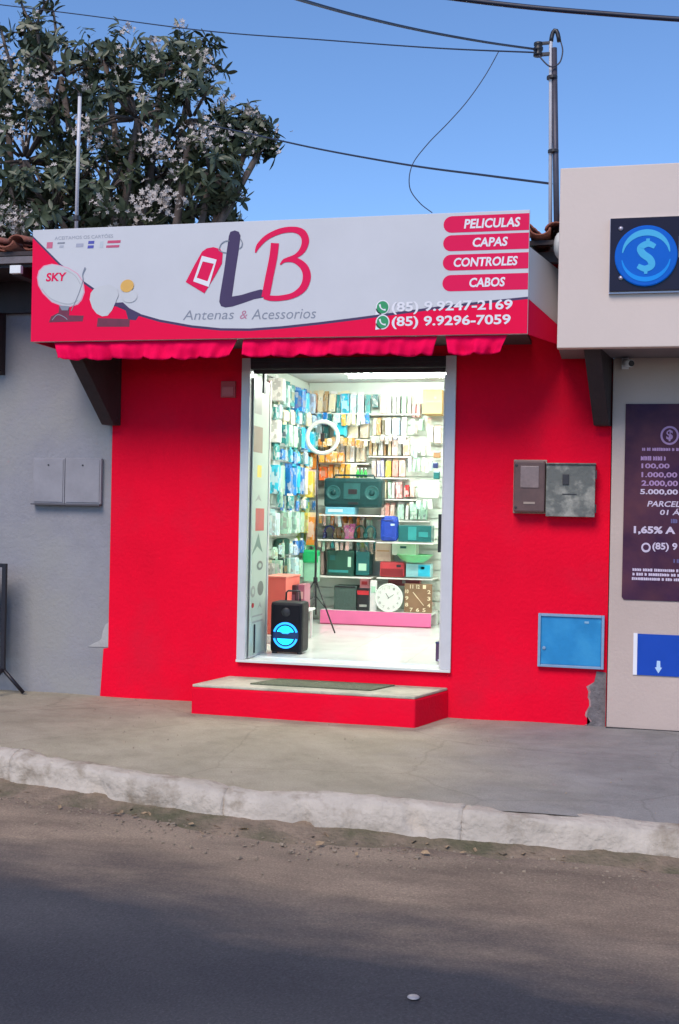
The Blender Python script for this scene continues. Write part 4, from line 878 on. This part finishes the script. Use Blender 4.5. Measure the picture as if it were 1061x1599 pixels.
# hanging dark headset on left wall
def solid(name, lab, cat, parts, loc, group=None):
    t = thing(name, lab, cat, loc, group)
    for p_ in parts: par(p_, t)
    return t
def pbox(name, m, x0, x1, y0, y1, Y, d_, bev=.006):         # box from photo extents at front depth Y
    a = at(x0, y1, Y); b2 = at(x1, y0, Y); return MB().box(a.x, b2.x, Y, Y+d_, a.z, b2.z, min(bev, (b2.x-a.x)*.3, (b2.z-a.z)*.3)).build(name, m), a, b2
def plain(name, lab, cat, col, x0, x1, y0, y1, Y, d_, bev=.006, deco=None):
    m = cmat(COL[col]) if isinstance(col, str) else col
    o, a, b2 = pbox('body', m, x0, x1, y0, y1, Y, d_, bev); t = thing(name, lab, cat, ((a.x+b2.x)/2, Y+d_/2, a.z)); par(o, t)
    for (n2, u0, u1, v0, v1, c2) in (deco or []):
        w_, h_ = b2.x-a.x, b2.z-a.z
        bx(n2, cmat(COL[c2]) if isinstance(c2, str) else c2, t, a.x+w_*u0, a.x+w_*u1, Y-.004, Y-.0005, a.z+h_*v0, a.z+h_*v1)
    return t
card = mat('cardboard', (.56,.37,.16), .85, .08, 9)
plain('cardboard_box', 'plain brown cardboard box high in the shop corner', 'box', card, 660, 691, 608, 646, 3.0, .3, .004, [('tape', .0, 1.0, .47, .53, mat('brown_tape', (.50,.32,.13), .3)), ('flap_mark', .6, .72, .6, .72, 'brown')])
plain('cyan_bag', 'bright cyan bag hanging right of the ring light', 'bag', 'cyan', 521, 541, 648, 682, 3.12, .09, .02, [('seam', .05, .95, .82, .86, 'bright blue'), ('bottom_band', .1, .9, .0, .1, 'dark green')])
# boombox
t = thing('boombox', 'dark teal boombox with two round speakers on shelf', 'boombox', at(551, 792, 2.95))
tm = mat('teal_plastic', (.008,.046,.048), .4, .15, 12, spec=.3); tm2 = mat('teal_cone', (.022,.095,.095), .45, .1, 12, spec=.3)
o, a, b2 = pbox('body', tm, 505, 597, 747, 791.5, 2.92, .2, .035); par(o, t); cxm = (a.x+b2.x)/2; H = b2.z-a.z; Wd = b2.x-a.x
for sgn in (-1, 1):
    c_ = (cxm+sgn*Wd*.33, 2.921, a.z+H*.5); sp_ = MB().lathe([(.001,-.0),(.075,0),(.075,.006),(.066,.008),(.05,.002),(.001,.002)], c_, 'Y', 24).build('speaker_cone', tm2, t, smooth=False)
    MB().lathe([(.001,.002),(.03,.003),(.02,.010),(.001,.013)], c_, 'Y', 16).build('dust_cap', tm, sp_, smooth=True)
bx('control_panel', tm2, t, cxm-Wd*.15, cxm+Wd*.13, 2.914, 2.9195, a.z+H*.28, a.z+H*.82); bx('display', blackp, t, cxm-Wd*.07, cxm+Wd*.08, 2.911, 2.9138, a.z+H*.45, a.z+H*.62); bx('bass_port', blackp, t, cxm-Wd*.07, cxm+Wd*.10, 2.914, 2.9195, a.z+H*.10, a.z+H*.18)
MB().tube([(cxm-Wd*.36, 3.0, b2.z-.01), (cxm-Wd*.33, 3.0, b2.z+.03), (cxm+Wd*.33, 3.0, b2.z+.03), (cxm+Wd*.36, 3.0, b2.z-.01)], .010, 8).build('handle', tm, t, smooth=True)
plain('flat_carton', 'flat light blue carton under the boombox', 'box', (cmat((.14,.42,.55))), 508, 554, 792.3, 802.5, 2.90, .2, .004, [('label_strip', .1, .6, .3, .7, 'pale cyan')])
for k, xx in enumerate((559, 565, 571)):
    q = at(xx, 746, 3.02); tt = thing('green_bottle', ['left','middle','right'][k]+' of three small green bottles behind the boombox', 'bottle', q, 'green bottles behind the boombox')
    MB().lathe([(.016,0),(.018,.01),(.018,.05),(.008,.07),(.008,.085)], q, 'Z', 12).build('bottle_body', cmat(COL['green']), tt, smooth=True); MB().lathe([(.010,.085),(.010,.10)], q, 'Z', 10).build('cap', white, tt)
# headphones
def headphones(lab, px, py, rpx, Y, col, tiltz=0):
    q = at(px, py, Y); r_ = rpx/158.0; t = thing('headphones', lab, 'headphones', q, 'headphones on the shelf'); m = cmat(COL[col])
    pts = [(q.x+r_*math.cos(a), Y, q.z+r_*1.25*math.sin(a)) for a in [math.pi*k/12 for k in range(13)]]
    MB().tube(pts, .011, 8).build('headband', m, t, smooth=True)
    for sgn in (-1, 1): MB().lathe([(.001,-.016),(.032,-.014),(.038,0),(.032,.014),(.001,.016)], (q.x+sgn*r_*.95, Y, q.z-.03), 'X', 16).build('ear_cup', m, t, smooth=True)
headphones('dark grey headphones at the left end of the shelf', 515, 831, 8, 3.0, 'navy'); headphones('brownish headphones between the grey pair and pink packets', 530, 831, 7, 2.98, 'dark olive')
headphones('dark green headphones right of the pink packets', 563, 831, 8, 3.0, 'dark green'); headphones('dark green headphones beside the blue bag', 579, 831, 7.5, 2.99, 'dark teal')
# lower left goods
plain('stereo_carton', 'dark green printed carton on the lower shelf', 'box', 'dark green', 511, 553, 860, 898, 2.98, .22, .005, [('printed_band', .05, .8, .12, .22, 'teal'), ('print_mark', .78, .9, .35, .75, 'mint'), ('print_mark', .1, .3, .6, .8, 'dark teal')])
plain('small_carton', 'small teal carton right of the dark printed carton', 'box', 'dark teal', 556, 577, 862, 898, 2.99, .2, .004, [('label_strip', .2, .8, .2, .5, 'mint')])
# plinth and the things on it
q0, q1 = at(500, 977, 2.85), at(673, 980, 2.85)
PZ = at(580, 955, 2.85).z
t = thing('display_plinth', 'long low pink display plinth on the shop floor', 'plinth', ((q0.x+q1.x)/2, 3.05, .373))
pinkm = mat('pink_board', (.80,.16,.36), .4, .04, 5)
bx('front_board', pinkm, t, q0.x, q1.x, 2.85, 2.866, .385, PZ, .002); bx('top_board', mat('white_board', (.75,.77,.74), .4, .04, 5), t, q0.x, q1.x, 2.8665, 3.339, PZ-.02, PZ-.001); bx('kick_strip', mat('rose_strip', (.45,.06,.14), .5), t, q0.x, q1.x, 2.856, 2.87, .3735, .3845)
bx('back_panel', white, t, q0.x, q1.x, 3.2, 3.33, .3735, PZ-.021)
plain('speaker_cabinet', 'dark grey green speaker cabinet on the pink plinth', 'speaker', mat('dark_grille', (.05,.085,.075), .6, .25, 60), 521, 557, 915, 954.5, 2.93, .2, .012, [('grille_frame', .04, .96, .92, .98, 'black')])
plain('black_carton', 'black carton with a red band on the pink plinth', 'box', 'black', 557.5, 577, 919, 954.5, 2.92, .18, .004, [('red_band', .02, .98, .72, .9, 'red'), ('label_strip', .2, .8, .2, .3, 'grey')])
plain('red_carton', 'small red carton above the black carton', 'box', 'pink', 562, 577, 901, 918, 2.99, .1, .004, [('label_strip', .2, .8, .3, .6, 'red')])
plain('white_stand', 'white leaning board left of the round clock', 'board', 'white', 577.5, 589, 906, 954.5, 2.95, .02, .003, [('print_mark', .2, .8, .6, .8, 'mint')])
# clocks
q = at(607.5, 933.5, 2.90); rc = 22.5/158.0
t = thing('round_clock', 'round white wall clock standing on the pink plinth', 'clock', (q.x, 2.9, q.z-rc))
MB().lathe([(.001,-.03),(rc-.01,-.03),(rc,-.015),(rc,.006),(rc-.008,.010),(rc-.012,.004),(.001,.004)], (q.x, 2.9, q.z), 'Y', 40).build('case', mat('clock_white', (.74,.79,.74), .3, .03, 5), t)
for k in range(12):
    a = 2*math.pi*k/12; text('numeral', str(k if k else 12), q.x+math.sin(a)*rc*.72-.011, q.x+math.sin(a)*rc*.72+.011, q.z+math.cos(a)*rc*.72-.012, q.z+math.cos(a)*rc*.72+.012, 2.893, cmat(COL['grey']), t)
flat('clock_hand', cmat(COL['black']), t, [stroke([(q.x-.01, q.z-.01, .005), (q.x+.05, q.z+.035, .004)])], 2.892); flat('clock_hand', cmat(COL['black']), t, [stroke([(q.x, q.z, .006), (q.x-.03, q.z+.045, .005)])], 2.891)
t = plain('square_clock', 'square brown clock with white numerals beside round clock', 'clock', (mat('brown_clock_face', (.24,.14,.075), .45, .12, 8)), 631, 675, 912.5, 956, 2.92, .04, .008)
a, b2 = at(631, 956, 2.92), at(675, 912.5, 2.92); cx2, cz2 = (a.x+b2.x)/2, (a.z+b2.z)/2; hw = (b2.x-a.x)/2*.8; hh = (b2.z-a.z)/2*.8
for k in range(12):
    an = 2*math.pi*k/12; mxx = max(abs(math.sin(an)), abs(math.cos(an))); px_, pz_ = cx2+hw*math.sin(an)/mxx, cz2+hh*math.cos(an)/mxx
    text('numeral', str(k if k else 12), px_-.016, px_+.016, pz_-.019, pz_+.019, 2.914, cmat(COL['cream']), t, .03)
flat('clock_hand', cmat(COL['cream']), t, [stroke([(cx2-.04, cz2+.05, .007), (cx2+.06, cz2-.07, .006)])], 2.915); flat('clock_hand', cmat(COL['cream']), t, [stroke([(cx2-.05, cz2+.06, .008), (cx2, cz2, .008)])], 2.9145)
plain('maroon_case', 'long maroon case on the shelf end behind the clocks', 'case', cmat((.22,.035,.04)), 606, 656, 903, 914, 3.12, .1, .006, [('clasp', .45, .55, .3, .7, 'grey')])
t = plain('red_radio', 'red portable radio on shelf above the round clock', 'radio', cmat((.50,.05,.06)), 593, 632, 878, 900.5, 2.97, .12, .016, [('speaker_grille', .05, .95, .08, .55, cmat((.22,.02,.025))), ('dial', .68, .86, .66, .82, 'black')])
plain('cyan_carton', 'pale cyan and blue carton right of the red radio', 'box', cmat((.30,.62,.66)), 634, 673, 881, 900.8, 2.97, .14, .004, [('printed_panel', .5, .97, .08, .92, 'cyan'), ('print_mark', .6, .75, .6, .8, 'dark teal')])
plain('blue_bag', 'rounded deep blue bag hanging at the shelf', 'bag', mat('deep_blue_fabric', (.008,.045,.36), .5, .2, 9, .3, 60), 593, 621, 806, 845, 2.88, .12, .045, [('zip', .2, .8, .80, .83, 'navy'), ('tag', .62, .85, .62, .7, 'pale blue')])
plain('teal_carton', 'wide dark teal carton right of the blue bag', 'box', 'dark teal', 622, 674, 821, 845.5, 2.93, .2, .005, [('printed_panel', .3, .55, .1, .9, 'teal'), ('print_mark', .62, .9, .3, .6, 'teal')])
plain('white_carton', 'pale green white carton under the teal carton', 'box', cmat((.62,.76,.62)), 612, 650, 850, 866, 3.02, .2, .004, [('label_strip', .35, .6, .6, .8, 'dark teal')])
b = MB(); q = at(648, 878, 3.0); b.lathe([(.09,0),(.14,.03),(.18,.075),(.184,.078),(.178,.080),(.13,.034),(.06,.012),(.001,.010)], q, 'Z', 28)
bo = b.build('green_bowl', cmat((.16,.55,.24)), smooth=True); bo.scale = (1,1,1); L(bo, 'light green bowl on the shelf above the cyan carton', 'bowl')
plain('beige_carton', 'beige carton under the deep blue bag', 'box', 'beige', 586, 611, 849, 876, 3.06, .16, .004, [('label_strip', .1, .9, .55, .62, 'tan')])
# little black accessories hanging at the right edge
for k, (x0, x1, y0, y1, c, nm) in enumerate(((677,688,705,715,'brown','brown'),(676,684,722,731,'navy','navy'),(677,687,736,748,'dark teal','teal'),(676,682,751,757,'black','black'),(675,681,766,772,'black','tiny black'))):
    plain('hanging_accessory', nm+' clip-on accessory at right edge of the slat wall, '+ORD[k]+' from top', 'accessory', c, x0, x1, y0, y1, 3.2, .05, .008, [('backing_card', .1, .9, .85, .98, 'pale blue')])
plain('white_pouch', 'large white pouch hanging low right of the rack', 'bag', 'white', 652, 686, 750, 778, 3.16, .08, .03, [('header_card', .1, .9, .86, .98, 'pale cyan')])
# green handbag near the corner
t = thing('green_bag', 'green and pale bag hanging left of tripod', 'bag', at(484, 905, 2.9))
o, a, b2 = pbox('body', cmat((.30,.60,.42)), 474, 498, 868, 908, 2.85, .08, .012); par(o, t)
o, a, b2 = pbox('flap', cmat((.02,.42,.14)), 472, 497, 859, 879, 2.835, .10, .02); par(o, t); MB().tube([at(478,862,2.88), at(480,852,2.88), at(490,852,2.88), at(493,862,2.88)], .006, 6).build('strap', cmat((.02,.42,.14)), t)
t = thing('camera_bag', 'black pouch hanging on the left wall above coral cabinet', 'bag', (LX+.05, 2.2, 1.06))
MB().box(LX+.01, LX+.10, 2.08, 2.36, 1.08, 1.24, .03).build('body', cmat(COL['dark green']), t); MB().tube([(LX+.05,2.12,1.08),(LX+.06,2.15,1.0),(LX+.05,2.2,.93)], .008, 6).build('strap', cmat(COL['dark green']), t); MB().tube([(LX+.05,2.3,1.08),(LX+.06,2.28,.98),(LX+.05,2.24,.92)], .008, 6).build('strap', cmat(COL['dark green']), t)
# ring light on its tripod
TYY = 2.15; t = thing('ring_light_stand', 'white ring light on a thin black tripod stand', 'ring light', at(493, 985, TYY))
q = at(504, 683, TYY); R1, R0 = 28/166.0, 21.5/166.0; b = MB(); nn = 36
b.v = []
for k in range(nn):
    a = 2*math.pi*k/nn
    for (r_, yy) in ((R0,0),(R0+.008,-.02),(R1-.008,-.02),(R1,0),(R1-.006,.02),(R0+.006,.02)): b.v.append((q.x+r_*math.cos(a), TYY+yy, q.z+r_*math.sin(a)))
for k in range(nn):
    for j in range(6): a0 = k*6+j; a1 = k*6+(j+1) % 6; c0 = ((k+1) % nn)*6+j; c1 = ((k+1) % nn)*6+(j+1) % 6; b.f.append((a0, a1, c1, c0))
b.build('ring', mat('ring_diffuser', (.66,.70,.68), .4, .02, 5), t, smooth=True)
stem_t = Vector((at(496, 712, TYY).x, TYY, q.z-R1+.005)); ap = at(493, 905, TYY); ap2 = at(493, 930, TYY)
MB().tube([stem_t, at(495, 800, TYY), ap, ap2, at(493.5, 960, TYY)], [.008,.009,.012,.012,.008], 8).build('pole', blackp, t, smooth=True)
MB().lathe([(.018,-.02),(.022,-.015),(.022,.02),(.014,.025)], ap, 'Z', 12).build('collar', blackp, t); MB().box(q.x-.02, q.x+.02, TYY-.005, TYY+.01, q.z-.04, q.z+.04, .004).build('phone_clip', blackp, t)
MB().tube([Vector((q.x, TYY, q.z-R1)), Vector((q.x, TYY, q.z-.03))], .005, 6).build('clip_rod', blackp, t)
for an in (R(200), R(-38), R(275)):
    ft = Vector((ap.x+.30*math.cos(an), TYY+.26*math.sin(an), .38)); MB().tube([ap, ft], .0075, 7).build('leg', blackp, t, smooth=True)
    md_ = ap.lerp(ft, .55); MB().tube([ap2, md_], .005, 6).build('brace', blackp, t, smooth=True)
# black trolley loudspeaker with a blue lit ring
t = thing('trolley_speaker', 'black trolley loudspeaker with glowing blue ring inside doorway', 'speaker', at(447, 1020, .42))
SYY = .36; a, b2 = at(421, 1018, SYY), at(473, 941, SYY); cxs = (a.x+b2.x)/2; hs = b2.z-a.z; ws = b2.x-a.x
sm_ = mat('speaker_black', (.008,.008,.012), .5, .2, 25, .1, 120, spec=.25)
bx('body', sm_, t, a.x, b2.x, SYY, SYY+.22, a.z, b2.z, .03)
bx('grille', mat('speaker_grille', (.006,.006,.010), .7, .4, 150, spec=.2), t, a.x+ws*.09, b2.x-ws*.09, SYY-.006, SYY-.0005, a.z+hs*.06, b2.z-hs*.06, .004)
cz3 = a.z+hs*.345; rw = ws*.39; led = mat('led_blue', (.02,.25,.8), .4, 0, 5, emit=1.15, ecol=(.012,.26,1.0)); led2 = mat('led_cyan', (.02,.5,.9), .4, 0, 5, emit=2.0, ecol=(.0,.56,1.0)); dkb = mat('cone_dark', (.005,.03,.11), .4, .2, 30)
cone = MB().lathe([(.001,.012),(rw*.45,.012),(rw*.9,.007),(rw,.010),(rw*1.04,.0)], (cxs, SYY-.001, cz3), 'Y', 36).build('woofer', dkb, t, smooth=True)
def sarc(r_, a0, a1, wd, n=16): return stroke([(cxs+r_*math.cos(a0+(a1-a0)*k/n), cz3+r_*math.sin(a0+(a1-a0)*k/n), wd) for k in range(n+1)])
for s0 in (0, 180): flat('light_arc', led, cone, [sarc(rw*.92, R(s0+16), R(s0+164), rw*.16)], SYY-.0155)
for s0 in (0, 180):
    pts = [(cxs+rw*.70*math.cos(R(s0+22+136*k/14)), cz3+rw*.72*math.sin(R(s0+22+136*k/14))) for k in range(15)]
    flat('light_lens', led2 if s0 == 0 else led2, cone, [ngon(pts)], SYY-.0165)
flat('lens_shade', led, cone, [ngon([(cxs-rw*.45, cz3+rw*.28), (cxs+rw*.45, cz3+rw*.28), (cxs+rw*.2, cz3+rw*.12), (cxs-rw*.2, cz3+rw*.12)])], SYY-.0172)
MB().lathe([(.001,.004),(ws*.12,.003),(ws*.14,.0)], (cxs, SYY-.006, a.z+hs*.80), 'Y', 20).build('tweeter', blackp, t, smooth=True)
for xx in (a.x+.03, b2.x-.03): MB().lathe([(.018,-.02),(.022,-.012),(.022,.02)], (xx, SYY+.04, a.z-.002), 'Z', 12).build('foot', blackp, t)
hx = a.x+ws*.28; MB().tube([(hx, SYY+.19, b2.z-.01), (hx, SYY+.2, b2.z+.06), (hx+.015, SYY+.2, b2.z+.075), (b2.x-ws*.3, SYY+.2, b2.z+.075), (b2.x-ws*.28, SYY+.2, b2.z-.01)], .008, 8).build('handle', blackp, t, smooth=True)
plain('black_carton', 'small black carton behind the trolley loudspeaker', 'box', cmat((.045,.02,.03)), 443, 464, 914, 950, 1.3, .2, .008, [('label_strip', .15, .85, .35, .6, cmat((.20,.11,.15)))])
plain('rose_carton', 'narrow rose carton right of the black carton', 'box', cmat((.45,.16,.22)), 464.5, 476, 913, 950, 1.35, .2, .004, [('label_strip', .2, .8, .4, .7, 'pale pink')])
t = thing('coral_cabinet', 'coral red low cabinet left of the trolley loudspeaker', 'cabinet', at(430, 1000, 1.1))
a, b2 = at(411, 1000, 1.1), at(447, 903, 1.1); crl = mat('coral_laminate', (.82,.17,.13), .4, .05, 5)
bx('body', crl, t, a.x, b2.x, 1.1, 1.55, .44, b2.z, .004); bx('base', white, t, a.x+.005, b2.x-.005, 1.12, 1.53, .374, .4395); bx('top', mat('coral_top', (.80,.26,.20), .35), t, a.x-.005, b2.x+.005, 1.09, 1.555, b2.z+.0005, b2.z+.014, .002)
bx('front_low_shelf', white, t, a.x-.0, a.x+.12, 1.0, 1.095, .374, .44)
# stand under the two cartons
a, b2 = at(443, 951, 1.3), at(476, 951, 1.3); t = thing('white_side_table', 'low white table carrying the small black and rose cartons', 'table', ((a.x+b2.x)/2, 1.45, .374))
bx('top', white, t, a.x-.02, b2.x+.02, 1.28, 1.6, a.z-.02, a.z-.001, .003)
for xx in (a.x, b2.x-.02):
    for yy in (1.30, 1.56): bx('leg', white, t, xx, xx+.02, yy, yy+.02, .374, a.z-.0205)
# glass leaves of the door
filmm = mat('frosted_film', (.50,.58,.50), .35, .05, 4)
t = thing('glass_door', 'left frosted glass door leaf covered with stickers', 'door', (-.735, .2, .37), 'glass door leaves')
bx('panel', filmm, t, -.742, -.734, .03, .44, .385, 2.52); bx('frame_post', alum, t, -.748, -.728, .44, .475, .375, 2.54, .003); bx('frame_rail', alum, t, -.747, -.729, .03, .4395, .374, .3845)
def stick(name, col, x0, x1, y0, y1, shape='box'):
    a = atx(x0, y1, -.7335); b2 = atx(x1, y0, -.7335); y_0, y_1 = max(.035, min(a.y, b2.y)), max(.06, max(a.y, b2.y)); cy, cz4 = (y_0+y_1)/2, (a.z+b2.z)/2; hy, hz = (y_1-y_0)/2, abs(b2.z-a.z)/2
    if shape == 'box': pts = [(cy-hy, cz4-hz), (cy+hy, cz4-hz), (cy+hy, cz4+hz), (cy-hy, cz4+hz)]
    elif shape == 'leaf': pts = [(cy-hy, cz4-hz), (cy, cz4-hz*.2), (cy+hy, cz4-hz*.8), (cy+hy*.5, cz4+hz*.2), (cy+hy*.2, cz4+hz), (cy-hy*.3, cz4+hz*.1)]
    else: pts = [(cy+hy*math.cos(2*math.pi*k/14), cz4+hz*math.sin(2*math.pi*k/14)) for k in range(14)]
    b = MB(); n = len(pts); b.add([(-.7332, p_[0], p_[1]) for p_ in pts], [tuple(range(n))]); o = b.build(name, cmat(col) if not isinstance(col, str) else cmat(COL[col]), t)
    if shape == 'ring':
        b = MB(); b.add([(-.7322, cy+(p_[0]-cy)*.5, cz4+(p_[1]-cz4)*.5) for p_ in pts], [tuple(range(n))]); b.build('sticker_centre', filmm, o)
stick('sticker', (.30,.22,.17), 394, 411, 668, 705);  stick('sticker', 'grey', 398, 410, 612, 645); stick('sticker', 'yellow', 402, 409, 727, 745); stick('sticker', 'grey', 398, 409, 772, 784, 'leaf')
stick('sticker', (.55,.10,.09), 399, 413, 794, 829); stick('sticker', (.17,.25,.21), 393, 411, 832, 868, 'leaf'); stick('sticker', (.16,.18,.17), 401, 411, 875, 891, 'ring'); stick('sticker', (.14,.16,.15), 402, 412, 906, 931, 'oval'); stick('sticker', 'grey', 391, 399, 914, 934, 'ring')
stick('sticker', 'red', 393, 397, 941, 950, 'oval'); stick('sticker', 'grey', 402, 409, 938, 952, 'leaf'); stick('sticker', 'grey', 394, 410, 960, 962); stick('sticker', 'grey', 394, 410, 969, 971)
bx('door_bar', darkst, t, -.7328, -.724, .13, .145, .40, .62)
t = thing('glass_door', 'right glass door leaf folded back against the jamb', 'door', (.73, .2, .37), 'glass door leaves')
M_ = Matrix.Translation((.738, .03, 0))@Matrix.Rotation(R(8), 4, 'Z')
MB().box(-.012, .012, 0, .05, .375, 2.53, .003, M_).build('frame_post', alum, t); MB().box(-.012, .012, .55, .60, .375, 2.53, .003, M_).build('frame_post', alum, t); MB().box(-.005, .005, .0505, .5495, .40, 2.5, 0, M_).build('panel', filmm, t)
MB().box(-.011, .011, .0505, .5495, .375, .399, 0, M_).build('frame_rail', alum, t); MB().box(-.04, -.0125, .56, .585, 1.2, 1.5, .004, M_).build('handle', darkst, t)
plain('purple_bin', 'small dark purple bin against right door jamb', 'bin', cmat((.075,.035,.085)), 680, 694, 1003, 1033, .24, .12, .008, [('label_strip', .3, .9, .04, .12, 'lilac'), ('rim', .0, 1.0, .93, 1.0, 'navy')])
